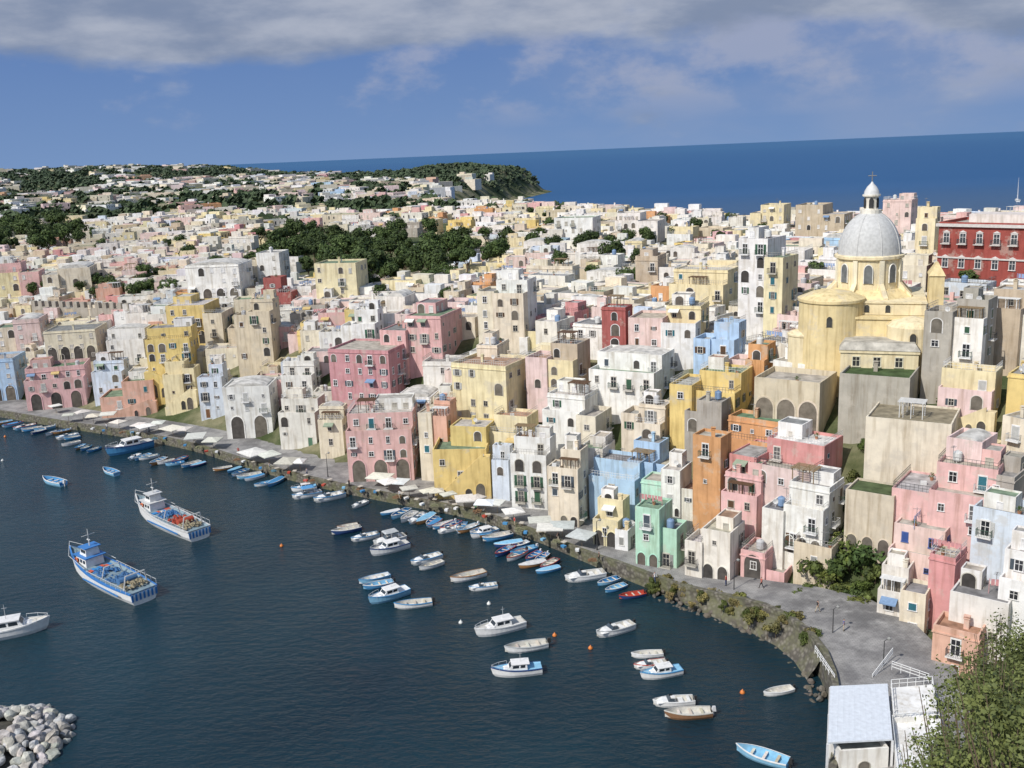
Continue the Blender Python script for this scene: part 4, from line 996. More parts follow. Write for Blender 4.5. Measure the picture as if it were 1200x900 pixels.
BO=[
(50,564,76,570,'open',LB,BL,WH,'small blue rowing boat alone on the left of the harbour'),
(121,552,138,558,'open',LB,BL,WH,'tiny blue rowing boat just off the left quay boats'),
(341,586,378,579,'canopy',WH,TN,BL,'white launch with blue canopy at the quay left of centre'),
(366,590,405,581,'motor',WH,TN,BL,'white motorboat lying right of the blue canopied launch'),
(340,577,372,572,'cabin',WH,LB,BL,'white and blue cabin boat behind the blue canopied launch'),
(412,597,431,589,'motor',WH,WH,GRY,'small white motorboat below the pink waterfront house'),
(387,628,424,620,'open',DB,TN,WH,'dark blue open boat with pale interior off the quay'),
(410,636,445,628,'motor',WH,TN,BL,'white motorboat directly below the dark blue open boat'),
(394,621,420,616,'open',WH,TN,WD,'small white rowing boat behind the dark blue open boat'),
(432,653,480,640,'cabin',WH,TN,DB,'white cabin cruiser with canopy, left of centre'),
(436,641,476,631,'canopy',WH,TN,WH,'white launch with grey canopy behind the white cabin cruiser',GRY),
(480,664,518,653,'motor',WH,TN,BL,'white motorboat right of the cabin cruiser'),
(490,670,520,660,'open',WH,TN,GRY,'white open boat touching the motorboat above it'),
(419,686,458,676,'open',LB,WH,BL,'light blue open boat furthest left of the blue group'),
(424,692,462,684,'open',BL,LB,WH,'bright blue open boat in the middle of the blue group'),
(430,710,480,694,'cabin',LB,WH,BL,'light blue cabin boat in the blue group'),
(460,714,508,708,'open',WH,TN,BL,'white open boat right of the light blue cabin boat'),
(526,684,570,673,'open',WH,TN,WD,'white open boat with orange brown rim near the centre'),
(548,693,584,688,'motor',WH,TN,BL,'white motorboat with blue rim near the centre'),
(554,748,616,733,'cabin',WH,TN,WH,'white cabin yacht with tall mast below the centre'),
(589,766,643,757,'open',WH,TN,GRY,'long white dinghy with grey rim below the cabin yacht'),
(573,793,637,787,'cabin',WH,LB,DB,'white cabin boat with blue edges, lowest of the central boats'),
(697,749,743,735,'motor',WH,TN,GRY,'white motorboat alone right of the central boats'),
(738,771,778,768,'open',WH,TN,WH,'white open boat, topmost of the stacked trio'),
(741,785,782,779,'motor',WH,TN,RD,'white motorboat with red rim in the middle of the trio'),
(748,797,800,788,'cabin',WH,LB,BL,'white cabin boat with blue deck, lowest of the trio'),
(763,828,815,824,'motor',WH,TN,WH,'white motorboat below the stacked trio'),
(776,842,836,838,'open',BR,TN,TN,'brown wooden boat with tan interior at lower right'),
(893,817,930,809,'open',WH,TN,WH,'small white dinghy alone near the rocky shore'),
(860,880,926,900,'open',LB,LB,WH,'light blue boat cut by the bottom edge near the jetty'),
(724,703,757,697,'open',DB,RD,RD,'dark boat with orange red interior beside the rocks'),
(660,683,710,675,'motor',WH,TN,WH,'larger white motorboat at the end of the quay row'),
(699,688,726,679,'open',LB,BL,WH,'light blue boat right of the larger white motorboat'),
(708,696,734,687,'open',BL,LB,WH,'blue boat last in the quay row before the rocks'),
(550,632,584,623,'cabin',WH,TN,BL,'white cabin boat moored with blue boats at the central quay'),
(64,735,-30,752,'cabin',WH,TN,WH,'white yacht cut by the left edge with bow rail'),
(122,536,180,522,'cabin',BL,TN,DB,'large dark blue fishing boat moored at the left quay'),
]
for e in BO: boat2(*e[:9],**({'cc_':e[9]} if len(e)>9 else {}))
def moor(path,step,group,where):
    L=[]
    for (ax,ay),(bx,by) in zip(path[:-1],path[1:]):
        n=max(1,int(math.hypot(bx-ax,by-ay)/step)); L+=[(ax+(bx-ax)*i/n,ay+(by-ay)*i/n) for i in range(n)]
    for i,(px,py) in enumerate(L):
        x,y=at(px+R.uniform(-3,3),py+R.uniform(-3,3))
        j=min(range(len(QW)),key=lambda k:(QW[k][0]-x)**2+(QW[k][1]-y)**2); n=QN[j]
        rz=math.atan2(-n[1],-n[0])+R.uniform(-.45,.45); kind=R.choice(['open','open','covered','motor','open','open'])
        hc,hn=R.choice([(WH,'white'),(WH,'white'),(WH,'white'),(LB,'light blue'),(BL,'blue'),(BL,'blue'),(DB,'dark blue'),(WD,'brown')])
        boat(x,y,rz,R.uniform(3.8,5.6),kind,hc,R.choice([TN,LB,WH,TN,BL]),R.choice([WH,BL,WH,RD,LB]),f"{hn} {'covered' if kind=='covered' else 'open' if kind=='open' else 'motor'} boat, {ordn(i+1)} from left in {where}",group,cc_=R.choice([BL,LB,(.66,.66,.64),(.6,.6,.58)]))
moor([(2,496),(60,508),(95,517)],7.5,'boats moored at the far left quay','the far left mooring row')
moor([(85,524),(120,530)],8,'boats moored beside the dark blue fishing boat','the short row beside the fishing boat')
moor([(160,538),(238,547)],8,'boats moored at the left quay','the row right of the blue fishing boat')
moor([(262,552),(330,572)],10,'boats moored left of the blue canopied launch','the row left of the canopied launch')
moor([(456,603),(548,621),(575,629),(655,666)],10,'boats moored along the central quay','the long central quay row')
moor([(490,613),(540,624)],17,'second row at the central quay','the outer central quay row')
moor([(590,650),(655,676)],17,'second row at the right central quay','the outer right quay row')
def trawler(bx,by,sx_,sy_,label,c1,netc,k=.84):
    p=at(bx,by); q=at(sx_,sy_); d=Vector((p[0]-q[0],p[1]-q[1])); s=d.length/17*k; rz=math.atan2(d.y,d.x)
    r=empty('fishing_trawler',((p[0]+q[0])/2,(p[1]+q[1])/2,.1),rz,label,'fishing boat','large fishing trawlers at anchor'); r.scale=(s*1.06,s*1.04,s*.94)
    hm,dm_,gm,cm=HU['trawler']; ob('hull',hm,r,color=WH); ob('gunwale',gm,r,color=c1); ob('deck',dm_,r,color=(.22,.3,.34))
    b=MB()
    for i in range(7):
        y=-1.55+i*.48; b.box(-8.6,-8.53,y,y+.22,.45,1.35)
    ob('stern_stripes',b.mesh('stern_stripes',['paint']),r,color=(.04,.2,.5))
    b=MB()
    for s_ in (-1,1): b.box(-6.5,1.5,s_*2.06-.03,s_*2.06+.03,.78,.98)
    ob('side_stripe',b.mesh('side_stripe',['paint']),r,color=(.04,.2,.5))
    b=MB(); b.frus(2.2,5.0,-1.15,1.15,1.4,3.0,.1,.5,.1,.1); b.frus(2.5,4.1,-.85,.85,3.12,4.2,.1,.4,.1,.1); w=ob('wheelhouse',b.mesh('wheelhouse',['paint']),r,color=WH)
    b=MB(); b.box(1.9,4.9,-1.3,1.3,3.003,3.11); b.box(2.3,4.0,-1.0,1.0,4.203,4.3); ob('roof',b.mesh('roof',['paint']),w,color=c1)
    for (x0,z0_) in ((2.5,2.2),(3.2,2.2),(3.9,2.2),(2.7,3.5),(3.25,3.5)):
        for s_ in (-1,1):
            yy=1.10 if z0_<3 else .81; b=MB(); b.box(x0,x0+.45,s_*yy-.03,s_*yy+.03,z0_,z0_+.42); ob('window',b.mesh('window',['glass']),w,color=(.03,.04,.05))
    b=MB(); b.frus(3.84,4.02,-.65,.65,3.5,3.95,.0,.0,.05,.05); ob('window',b.mesh('window',['glass']),w,color=(.03,.04,.05))
    b=MB(); b.tube((3.1,0,4.3),(3.1,0,6.6),.08,.04); b.tube((3.1,-.8,5.8),(3.1,.8,5.8),.04); b.tube((2.8,0,5.1),(3.4,0,5.1),.1); ob('mast',b.mesh('mast',['metal']),r,color=(.65,.65,.62))
    b=MB()
    for s_ in (-1,1): b.tube((-6.8,s_*1.45,1.3),(-7.0,s_*1.15,3.3),.08); b.tube((-1.6,s_*1.3,1.3),(-1.7,s_*.9,2.9),.06)
    b.tube((-7,-1.15,3.3),(-7,1.15,3.3),.08); b.tube((-1.7,-.9,2.9),(-1.7,.9,2.9),.06); ob('gantry',b.mesh('gantry',['metal']),r,color=(.6,.6,.58))
    b=MB(); b.tube((-5,-1.1,1.9),(-5,1.1,1.9),.45,n=12); ob('net_drum',b.mesh('net_drum',['cloth']),r,color=netc)
    rr=random.Random(int(bx))
    for nn,(cx_,cl) in enumerate(((-3.4,netc),(-.4,(.08,.2,.4)),(-6.3,(.35,.3,.2)))):
        b=MB()
        for i in range(60):
            x=cx_+rr.uniform(-1.0,1.0); y=rr.uniform(-1.3,1.3); z=1.4+rr.uniform(0,.55)*(1-abs(y)/2); s_=rr.uniform(.12,.35)
            b.add([(x-s_,y,z),(x,y-s_,z+.1),(x+s_,y,z),(x,y+s_,z+.15),(x,y,z+.3)],[(0,1,4),(1,2,4),(2,3,4),(3,0,4)])
        ob('fishing_net',b.mesh('fishing_net',['cloth']),r,color=cl)
    for i in range(7):
        b=MB(); x=1.0+rr.uniform(-.4,.4); y=-1.4+i*.4; b.frus(x,x+.6,y,y+.36,1.42,1.75,-.04,-.04,-.03,-.03); ob('fish_crate',b.mesh('fish_crate',['paint']),r,color=R.choice([(.05,.25,.55),(.6,.12,.06),(.7,.7,.66)]))
    b=MB()
    for s_ in (-1,1):
        for i in range(9):
            x=-8+i*1.1; b.tube((x,s_*1.85,1.5),(x,s_*1.85,2.1),.025)
        b.tube((-8,s_*1.85,2.1),(.8,s_*1.9,2.1),.025); b.tube((1,s_*1.95,2.3),(5.4,s_*1.6,2.8),.03); b.tube((5.4,s_*1.6,2.8),(8.3,0,3.5),.03)
    ob('railing',b.mesh('railing',['metal']),r,color=(.65,.65,.63))
    for s_ in (-1,1):
        b=MB(); n=14
        for i in range(n):
            a0=2*pi*i/n; a1=2*pi*(i+1)/n; b.tube((.3*cos(a0),0,.3*sin(a0)),(.3*cos(a1),0,.3*sin(a1)),.08)
        ob('life_ring',b.mesh('life_ring',['paint']),r,(4.4,s_*1.18,2.3),color=(.7,.15,.03))
trawler(157,597,240,634,'white fishing trawler with red and blue nets on deck, nearer the quay',(.6,.6,.58),(.4,.08,.05))
trawler(80,660,176,708,'white and blue fishing trawler with striped stern, nearer the camera',(.05,.2,.5),(.08,.18,.34))
x,y=at(1192,236); b=empty('sailing_boat',(x,y,0),1.2,'distant white sailing boat on the sea at the upper right edge','boat'); b.scale=(2.2,)*3
ob('hull',HU['motor'][0],b,color=WH); ob('deck',HU['motor'][1],b,color=WH)
q=MB(); q.tube((.3,0,.6),(.3,0,10),.12,.06); ob('mast',q.mesh('mast',['metal']),b,color=(.7,.7,.7))
q=MB(); q.add([(.2,0,1.4),(-2.7,0,1.4),(.2,0,9.6)],[(0,1,2)]); ob('sail',q.mesh('sail',['cloth']),b,color=(.8,.8,.8))
for (px,py),wh,(c_,cn) in zip([(6,512),(3,540),(650,745),(692,760),(573,708),(475,640),(640,650),(540,730),(870,812),(330,640)],['at far left near the quay','at left edge','right of the cabin yacht','left of the lone motorboat','above the cabin yacht','by the cabin cruiser','below the quay row','left of the cabin yacht','left of the small dinghy','right of the trawlers'],[((.65,.2,.04),'orange'),((.7,.7,.66),'white'),((.65,.2,.04),'orange')]*4):
    x,y=at(px,py); b=MB(); b.lathe([(.02,-.3),(.26,-.15),(.33,.05),(.26,.25),(.08,.38),(.06,.5)],10)
    tag(ob('mooring_buoy',b.mesh('mooring_buoy',['paint'],True),None,(x,y,0),color=c_),f'small {cn} mooring buoy on the dark water {wh}','buoy')
# ------------------------------------------------------------ quay furniture
def qy(px): return float(np.interp(px,[0,80,160,230,300,350,410,470,560,640,700,770,830,900,955],[488,502,514,528,551,565,579,591,608,637,664,693,714,736,766]))
def parasol(px,py,s,i,where,col=(.8,.79,.75),fl=.6):
    P=at(px,py,1.7); r=empty('parasol',(P[0],P[1],1.7),R.uniform(0,1.5),f'pale square parasol, {ordn(i+1)} from left {where}','parasol','cafe parasols on the quay')
    b=MB(); b.tube((0,0,0),(0,0,2.15+fl*.9),.05); ob('pole',b.mesh('pole',['metal']),r,color=(.4,.3,.2))
    sy=s*R.uniform(.7,1.25); b=MB(); b.frus(-s,s,-sy,sy,2.15,2.15+fl,s*.98,s*.98,sy*.98,sy*.98); b.box(-s,s,-sy,sy,2.0,2.147,bottom=False); ob('canopy',b.mesh('canopy',['cloth']),r,color=jit(col,.15))
PCOL=[(.78,.77,.73),(.66,.64,.58),(.58,.55,.48),(.74,.70,.60),(.5,.5,.48)]
PL=[(66,1.5),(81,1.4),(98,1.8),(110,1.6),(127,2.0),(140,1.5),(163,1.7),(172,2.0),(186,1.6),(203,2.1),(218,1.7),(230,2.2),(250,2),(298,2.4),(316,2.0),(338,2.4),(352,1.5)]
for i,(px,s) in enumerate(PL): parasol(px,qy(px)-R.uniform(7,16),s,i,'along the left quay',R.choice(PCOL[:4]),R.choice([.15,.4,.6]))
PL=[446,456,470,480,503,512,526,545,559,569,583,602,633,645,659,682]
for i,px in enumerate(PL): parasol(px,qy(px)-R.uniform(8,17),R.uniform(1.2,2.0),i,'along the central quay',R.choice(PCOL),R.choice([.12,.3,.55]))
def table(px,py,i):
    P=at(px,py,1.7); r=empty('cafe_table',(P[0],P[1],1.7),R.uniform(0,1.5),f'small cafe table on the quay, {ordn(i+1)} from left','table','cafe tables on the quay'); b=MB(); b.box(-.5,.5,-.4,.4,.72,.76); ob('tabletop',b.mesh('tabletop',['cloth']),r,color=(.55,.5,.42))
    for a in (-1,1):
        for c_ in (-1,1): b=MB(); b.tube((a*.42,c_*.32,0),(a*.42,c_*.32,.72),.025); ob('leg',b.mesh('leg',['metal']),r,color=(.2,.15,.1))
for i in range(18): px=300+i*21+R.uniform(-5,5); table(px,qy(px)-R.uniform(5,10),i)
def lamp(px,py,label):
    P=march(px,py,0); r=empty('street_lamp',(P.x,P.y,max(P.z,1.6)),0,label,'street lamp'); b=MB(); b.tube((0,0,0),(0,0,5),.09,.05,8); b.tube((0,0,5),(.5,0,5.3),.04); b.lathe([(.16,0),(.12,.5),(.09,.8)],8); ob('post',b.mesh('post',['metal']),r,color=(.06,.06,.06))
    b=MB(); b.lathe([(.05,5.05),(.2,5.15),(.24,5.35),(.02,5.5)],8,.55,0); ob('lamp_head',b.mesh('lamp_head',['metal']),r,color=(.3,.3,.28))
lamp(975,762,'dark street lamp at the bend of the promenade'); lamp(1034,800,'dark street lamp near the jetty pavilion'); lamp(860,700,'dark street lamp along the promenade by the rocks'); lamp(700,655,'dark street lamp at the quay end'); lamp(385,566,'dark street lamp beside the pink waterfront house')
for i in range(40):
    px=90+i*15.5+R.uniform(-7,7); py=qy(px)-R.uniform(2,8)
    P=at(px,py,1.7); b=MB()
    if i%3:
        b.frus(-.4,.4,-.28,.28,0,.35,-.03,-.03,-.03,-.03); b.box(-.33,.33,-.22,.22,.352,.36)
        tag(ob('fish_crate',b.mesh('fish_crate',['paint']),None,(P[0],P[1],1.7),R.uniform(0,3),color=R.choice([BL,WH,RD,LB])),f'plastic fish crate on the quay, {ordn(i+1)} item from left','crate','gear left on the quay')
    else:
        q0=R.uniform(.5,1.1)
        for k in range(60):
            a=R.uniform(0,6.3); q=R.uniform(0,q0); s_=R.uniform(.1,.25); z=.45*(1-q/1.2)+R.uniform(-.05,.1); b.add([(q*cos(a)-s_,q*sin(a),z),(q*cos(a),q*sin(a)-s_,z),(q*cos(a)+s_,q*sin(a),z-.05),(q*cos(a),q*sin(a)+s_,z+.12)],[(0,1,2,3)])
        tag(ob('net_pile',b.mesh('net_pile',['cloth']),None,(P[0],P[1],1.72),color=R.choice([(.2,.12,.07),(.1,.2,.25),(.2,.2,.12)])),f'heap of fishing net on the quay, {ordn(i+1)} item from left','net','gear left on the quay')
# people strolling on the quay
def body_mesh(stride):
    J=[((0,0,.92),.13),((0,0,1.12),.12),((0,0,1.38),.14),((0,.0,1.5),.06),((0,-.01,1.62),.09),((0,-.01,1.72),.07),
       ((-.19,0,1.42),.055),((-.24,.12*stride,1.15),.045),((-.22,.05+.2*stride,.9),.032),((.19,0,1.42),.055),((.24,-.12*stride,1.15),.045),((.22,-.05-.2*stride,.9),.032),
       ((-.1,0,.86),.095),((-.11,-.18*stride,.48),.065),((-.11,-.3*stride+.05,.08),.045),((-.11,-.3*stride-.12,.04),.04),((.1,0,.86),.095),((.11,.12*stride,.48),.065),((.11,.34*stride,.1),.045),((.11,.34*stride-.16,.04),.04)]
    E=[(0,1),(1,2),(2,3),(3,4),(4,5),(2,6),(6,7),(7,8),(2,9),(9,10),(10,11),(0,12),(12,13),(13,14),(14,15),(0,16),(16,17),(17,18),(18,19)]
    me=bpy.data.meshes.new('body_base'); me.from_pydata([j[0] for j in J],E,[]); o=bpy.data.objects.new('body_base',me); COL.objects.link(o)
    m=o.modifiers.new('s','SKIN')
    for v,j in zip(me.skin_vertices[0].data,J): v.radius=(j[1],j[1])
    me.skin_vertices[0].data[0].use_root=True
    o.modifiers.new('u','SUBSURF').levels=1
    dg=bpy.context.evaluated_depsgraph_get(); ev=o.evaluated_get(dg); r=bpy.data.meshes.new_from_object(ev); bpy.data.objects.remove(o); return r
BM_=[body_mesh(1),body_mesh(0),body_mesh(.6)]
SHC=[((.7,.7,.7),'white'),((.05,.12,.35),'blue'),((.5,.06,.05),'red'),((.04,.04,.04),'black'),((.1,.3,.15),'green')]
for i in range(18):
    px=float(np.interp(i,[0,12,17],[130,700,1010]))+R.uniform(-9,9)
    if px<780: P=at(px,qy(px)-R.uniform(4,12),1.71); z=1.71
    else:
        t=march(px,700+(px-780)*.19,0); P=(t.x,t.y)
        j=min(range(len(QW)),key=lambda k:(QW[k][0]-P[0])**2+(QW[k][1]-P[1])**2); o_=R.uniform(3,7); P=(QW[j][0]+QN[j][0]*o_,QW[j][1]+QN[j][1]*o_); z=qz(j)+.01
    bm_=R.choice(BM_).copy(); (sc_,sn),(tc_,tn)=R.choice(SHC),R.choice([((.05,.07,.15),'dark'),((.45,.38,.28),'beige'),((.03,.03,.03),'black')])
    at_=bm_.color_attributes.new('Col','FLOAT_COLOR','CORNER'); arr=[]
    for p in bm_.polygons:
        zc_=p.center.z; c=sc_ if .95<zc_<1.46 and abs(p.center.x)<.235 else tc_ if .14<zc_<=.95 and abs(p.center.x)<.19 else (.04,.03,.025) if (zc_>1.68 or zc_<.14 or (zc_>1.6 and p.center.y>.0)) else (.5,.3,.22)
        arr.extend([*c,1.0]*p.loop_total)
    at_.data.foreach_set('color',arr); bm_.materials.clear(); bm_.materials.append(M['clothA']); bm_.name='person'
    for p in bm_.polygons: p.use_smooth=True
    tag(ob('person',bm_,None,(P[0],P[1],z),R.uniform(0,6.3)),f'person in {sn} top and {tn} trousers on the quay, {ordn(i+1)} walker from left','person','people strolling along the quay')
# ------------------------------------------------------------ rocks
RK=[]
for s in range(6):
    bm=bmesh.new(); bmesh.ops.create_icosphere(bm,subdivisions=2,radius=1); rr=random.Random(s)
    pl=[(Vector((rr.uniform(-1,1),rr.uniform(-1,1),rr.uniform(-1,1))).normalized(),rr.uniform(.55,.85)) for _ in range(9)]
    for v in bm.verts:
        for n_,dd_ in pl:
            k=v.co.dot(n_)
            if k>dd_: v.co-=n_*(k-dd_)
        v.co*=1+rr.uniform(-.04,.04)
    me=bpy.data.meshes.new('boulder'); bm.to_mesh(me); bm.free(); me.materials.append(M['rock']); RK.append(me)
def rock(x,y,z,s,col,label,group):
    tag(ob('boulder',R.choice(RK),None,(x,y,z),color=jit(col,.15),scale=(s*R.uniform(.8,1.3),s*R.uniform(.7,1.1),s*R.uniform(.6,.95)),rot=(R.uniform(-.6,.6),R.uniform(-.6,.6),R.uniform(0,6))),label,'boulder',group)
cx,cy=at(2,870); bk=0
for ring in range(12):
    q=8.8*(1-ring/12); n=max(1,int(2*pi*q/1.55))
    for i in range(n):
        a=2*pi*i/n+R.uniform(-.1,.1)+ring; x=cx-1+(q+R.uniform(-.3,.3))*cos(a); y=cy-1+(q+R.uniform(-.3,.3))*.9*sin(a)
        if bk>=165: break
        if x<cx-6.5: continue
        zz=3.3*(1-(q/8.8)**1.5)+.05; rock(x,y,zz,R.uniform(.62,1.1),(.52,.50,.46),'pale grey boulder heaped in the breakwater at the lower left corner','breakwater boulders at the lower left'); bk+=1
b=MB(); b.lathe([(10,-3),(8.4,-.8),(6,.5),(3,1.6),(.05,2.2)],28,cx-1,cy-1); o=ob('breakwater_core',b.mesh('breakwater_core',['rock']),color=(.10,.095,.08)); o['kind']='structure'
i0=min(range(len(QW)),key=lambda k:abs(proj(QW[k][0],QW[k][1],0)[0]-765)); i1=min(range(len(QW)),key=lambda k:(QW[k][0]-W[18][0])**2+(QW[k][1]-W[18][1])**2)
P=[]; b=MB()
for i in range(i0,i1+1):
    a=Vector(QW[i]); n=Vector(QN[i]); w_=min(1,(i-i0)/3)
    P.append([tuple(a+n*o_)+(z_,) for o_,z_ in ((-2.2*w_-.4,-1.0),(-1.4*w_-.38,.5),(-.7*w_-.37,1.5*w_),(-.3,qz(i)*.9))])
for A_,B_ in zip(P[:-1],P[1:]):
    for k in range(3): b.add([A_[k],B_[k],B_[k+1],A_[k+1]],[(0,1,2,3)])
o=ob('rocky_bank',b.mesh('rocky_bank',['seawall'])); o['kind']='structure'
for i in range(300-bk):
    j=R.randint(i0,min(i1,len(QW)-2)); t=R.random(); s=R.uniform(-2.7,-.7); x=QW[j][0]+(QW[j+1][0]-QW[j][0])*t+QN[j][0]*s; y=QW[j][1]+(QW[j+1][1]-QW[j][1])*t+QN[j][1]*s
    rock(x,y,1.2+s*.6,R.uniform(.25,.6),(.15,.135,.11),'dark rough boulder in the bank below the promenade','boulders below the promenade')
for j in range(i0,i1):
    for t in range(11):
        if R.random()<.2: continue
        s=R.uniform(-1.6,.9); shrub(QW[j][0]+QN[j][0]*s+R.uniform(-2,2),QW[j][1]+QN[j][1]*s,qz(j)-.8+s*.6,R.uniform(.35,.9),'low olive shrub on the rocky bank of the promenade','shrubs on the rocky bank',R.choice([(.10,.115,.045),(.08,.10,.035),(.15,.14,.065),(.19,.165,.09)]))
# ------------------------------------------------------------ jetty pavilion
z2=2.6
def L3(px,py,z): p=at(px,py,z); return (p[0],p[1])
b=MB(); pl=[L3(968,930,z2),L3(1110,930,z2),L3(1100,800,z2),L3(1000,775,z2),L3(978,800,z2)]
v=[(x,y,z2) for x,y in pl]+[(x,y,-4) for x,y in pl]; b.add(v,[list(range(5)),(0,5,6,1),(1,6,7,2),(2,7,8,3),(3,8,9,4),(4,9,5,0)])
o=ob('jetty_ground',b.mesh('jetty_ground',['quay'])); o['kind']='structure'
def slab(name,px4,z,th,col,mat,parent=None):
    b=MB(); P=[L3(x,y,z) for x,y in px4]; v=[(x,y,z) for x,y in P]+[(x,y,z-th) for x,y in P]; b.add(v,[(3,2,1,0),(4,5,6,7)]+[(i,(i+1)%4,4+(i+1)%4,4+i) for i in range(4)])
    return ob(name,b.mesh(name,[mat]),parent,color=col),P
r=empty('jetty_pavilion',(0,0,0),0,'open jetty pavilion with flat pale metal roof at the bottom edge','pavilion')
o_,Pp=slab('roof',[(973,804),(1040,801),(1046,866),(970,870)],6.0,.18,(.66,.70,.74),'metal',r)
b=MB()
for i in range(11):
    t=(i+.5)/11; p=Vector(Pp[0]).lerp(Vector(Pp[1]),t); q=Vector(Pp[3]).lerp(Vector(Pp[2]),t); b.tube((p.x,p.y,6.0),(q.x,q.y,6.0),.035,n=4)
ob('roof_rib',b.mesh('roof_rib',['metal']),r,color=(.7,.74,.78))
for (x,y) in Pp+[tuple((Vector(Pp[0])+Vector(Pp[3]))/2),tuple((Vector(Pp[1])+Vector(Pp[2]))/2)]:
    b=MB(); b.box(x-.1,x+.1,y-.1,y+.1,z2-3,5.815); ob('post',b.mesh('post',['metal']),r,color=(.75,.75,.75))
r=empty('terrace_building',(0,0,0),0,'white terraced jetty building with railings right of the metal roof','building')
for nm,q4,zt_,th in (('lower_terrace',[(1045,848),(1100,842),(1106,905),(1052,912)],4.6,2.3),('upper_terrace',[(1044,806),(1092,802),(1097,838),(1047,842)],5.2,2.9)):
    u,Pq=slab(nm,q4,zt_,th,(.8,.8,.78),'wall',r)
    b=MB()
    for i in range(4):
        p=Vector(Pq[i]); q=Vector(Pq[(i+1)%4]); n=max(2,int((q-p).length/.8))
        for k in range(n): t=p.lerp(q,k/n); b.tube((t.x,t.y,zt_),(t.x,t.y,zt_+1.0),.03,n=4)
        for z_ in (.5,1.0): b.tube((p.x,p.y,zt_+z_),(q.x,q.y,zt_+z_),.035,n=4)
    ob('railing',b.mesh('railing',['metal']),u,color=(.82,.82,.8))
P=L3(1004,893,z2); house(P[0],P[1],z2,5.0,3.4,2.6,.05,C['white'],'white hut below the flat metal roof at the bottom edge',{'up':False,'split':False,'rail':False,'flat':True,'setb':False,'balc':0,'awn':1,'skip':0,'hero':1},True,name='hut',cat='building',group=None)
def fence(p,q,z,label,hgt_=1.1,z1=None):
    p=Vector(p); q=Vector(q); L=(q-p).length; n=max(2,int(L/.9)); z1=z if z1 is None else z1
    r=empty('railing',(p.x,p.y,z),0,label,'railing'); d=q-p; b=MB()
    for i in range(n+1): t=i/n; b.tube((d.x*t,d.y*t,(z1-z)*t),(d.x*t,d.y*t,(z1-z)*t+hgt_),.04)
    ob('post',b.mesh('post',['metal']),r,color=(.78,.78,.76)); b=MB()
    for k in (.4,.75,1.0): b.tube((0,0,hgt_*k),(d.x,d.y,z1-z+hgt_*k),.04)
    ob('rail',b.mesh('rail',['metal']),r,color=(.78,.78,.76))
fence(L3(1022,800,z2),L3(1045,785,z2),z2,'white metal railing climbing beside the jetty roof',1.1,4.4); fence(L3(1045,785,4.4),L3(1088,800,4.4),4.4,'white metal railing along the upper jetty landing')
fence(L3(978,800,3.4),L3(955,765,3.4),3.3,'white metal railing at the bend of the promenade')
# ------------------------------------------------------------ foreground plants
FL=['largest leafy bush in the lower right corner','thin bush left of the largest corner bush','bush at the right edge above the corner','lowest small bush at the bottom edge left of the corner','bush at the bottom edge below the largest corner bush','bush touching the bottom right corner','topmost small bush above the corner foliage','dry twiggy bush highest at the right edge']
for i,(px,py,D,s,g) in enumerate([(1172,838,27,.62,1.2),(1130,868,24,.5,1.35),(1206,800,32,.75,1.05),(1098,900,22,.36,1.4),(1160,905,20,.5,1.3),(1215,880,19,.62,1.1),(1150,796,31,.4,1.25),(1190,765,34,.5,1.2)]):
    P=PD(px,py,D); gz=h1(P.x,P.y)
    r=empty('foreground_shrub',(P.x,P.y,gz),R.uniform(0,6),FL[i],'bush','bushes in the lower right corner')
    me=crown_mesh(50+i,2.9,2.5,2300,.075/s**.5,'foliage',20,.15); hz=P.z-gz
    ob('foliage',me,r,(0,0,hz),color=(.095*g,.115*g,.048*g),scale=s)
    b=MB(); rr=random.Random(i)
    for k in range(22):
        a=rr.uniform(0,6.3); e=rr.uniform(.4,2.7)*s; q=Vector((cos(a)*e,sin(a)*e,hz+rr.uniform(-.5,2.4)*s)); m_=Vector((cos(a)*e*.4,sin(a)*e*.4,hz*.5)); b.tube((cos(a)*.12,sin(a)*.12,-.6),tuple(m_),.05,.03,5); b.tube(tuple(m_),tuple(q),.03,.008,5)
    ob('stem',b.mesh('stem',['bark']),r)
# ------------------------------------------------------------ camera, light, world
cd=bpy.data.cameras.new('camera'); cam=bpy.data.objects.new('camera',cd); COL.objects.link(cam); scene.camera=cam
cd.sensor_width=36; cd.lens=36*FP/1200; cd.clip_end=120000; cd.clip_start=.5
Fv=Vector((0,cP,-sP)); Uv=Vector((0,sP,cP)); Rv=Vector((1,0,0))
r_=cR*Rv-sR*Uv; u_=sR*Rv+cR*Uv
cam.matrix_world=Matrix(((r_.x,u_.x,-Fv.x,0),(r_.y,u_.y,-Fv.y,0),(r_.z,u_.z,-Fv.z,H),(0,0,0,1)))
Sv=Vector((-.62,-.58,.85)).normalized()
sl=bpy.data.lights.new('sun','SUN'); sl.energy=4.0; sl.angle=math.radians(.5); sl.color=(1,.96,.90); so=bpy.data.objects.new('sun',sl); COL.objects.link(so); so.rotation_euler=Sv.to_track_quat('Z','Y').to_euler()
w=bpy.data.worlds.new('World'); scene.world=w; w.use_nodes=True; nt=w.node_tree; bg=nt.nodes['Background']
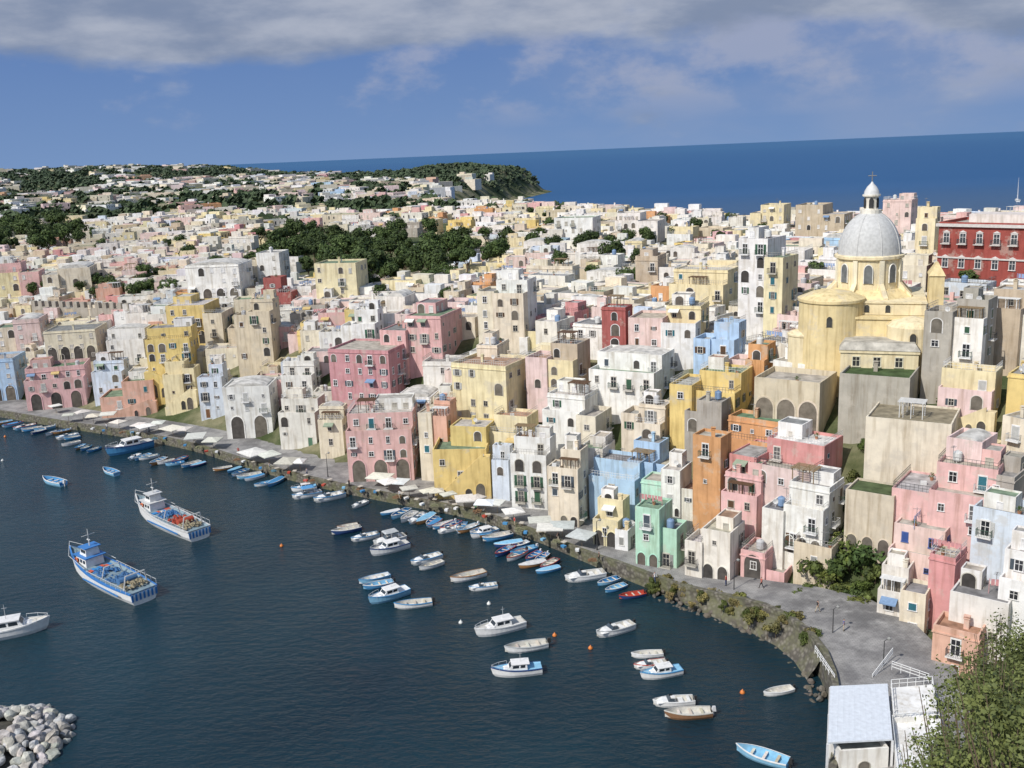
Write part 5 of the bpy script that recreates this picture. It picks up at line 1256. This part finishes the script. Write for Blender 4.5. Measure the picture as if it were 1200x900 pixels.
sk=nt.nodes.new('ShaderNodeTexSky'); sk.sky_type='NISHITA'; sk.sun_disc=False; sk.sun_elevation=math.asin(Sv.z); sk.sun_rotation=math.atan2(Sv.x,Sv.y)
tc=nt.nodes.new('ShaderNodeTexCoord'); sp=nt.nodes.new('ShaderNodeSeparateXYZ'); lk(nt,tc.outputs['Generated'],sp.inputs[0])
z=sp.outputs[2]; k=1/.145
lowc=ramp(nt,z,0.0,.16,(.185*k,.30*k,.53*k,1),(.095*k,.19*k,.45*k,1))
def mapv(sc,loc=(0,0,0)):
    mp=nt.nodes.new('ShaderNodeMapping'); mp.inputs['Scale'].default_value=sc; mp.inputs['Location'].default_value=loc; lk(nt,tc.outputs['Generated'],mp.inputs['Vector']); return mp.outputs[0]
nA=noise(nt,5.5,9,mapv((1,1,2.6)),.54); nB=noise(nt,10,9,mapv((1,1,1.9),(.3,.1,.2)),.58); nD=noise(nt,4,6,mapv((1,1,3),(1.3,.4,.6)),.5)
bank=ramp(nt,math_(nt,'ADD',nA,mrange(nt,z,.078,.120,-.12,.30)),.46,.66,ease=True)
pf=math_(nt,'ADD',nB,mrange(nt,sp.outputs[0],-.25,.15,-.08,.07))
puff=ramp(nt,pf,.47,.68,ease=True)
puff=math_(nt,'MULTIPLY',puff,mrange(nt,z,.022,.055)); puff=math_(nt,'MULTIPLY',puff,.58)
veil=math_(nt,'MULTIPLY',ramp(nt,nD,.42,.70,ease=True),.30); veil=math_(nt,'MULTIPLY',veil,mrange(nt,sp.outputs[0],-.3,.2))
shade=ramp(nt,noise(nt,6,8,mapv((1,1,3.0)),.56),.36,.66,(.215*k,.27*k,.39*k,1),(.44*k,.475*k,.56*k,1),ease=True)
c=mixc(nt,veil,lowc,(.33*k,.38*k,.52*k,1))
c=mixc(nt,puff,c,(.42*k,.44*k,.54*k,1))
c=mixc(nt,math_(nt,'MULTIPLY',bank,.92),c,shade)
fin=mixc(nt,mrange(nt,z,.19,.4),c,sk.outputs[0]); lk(nt,fin,bg.inputs[0]); bg.inputs[1].default_value=.145
scene.view_settings.view_transform='Standard'; scene.view_settings.look='None'; scene.view_settings.exposure=0
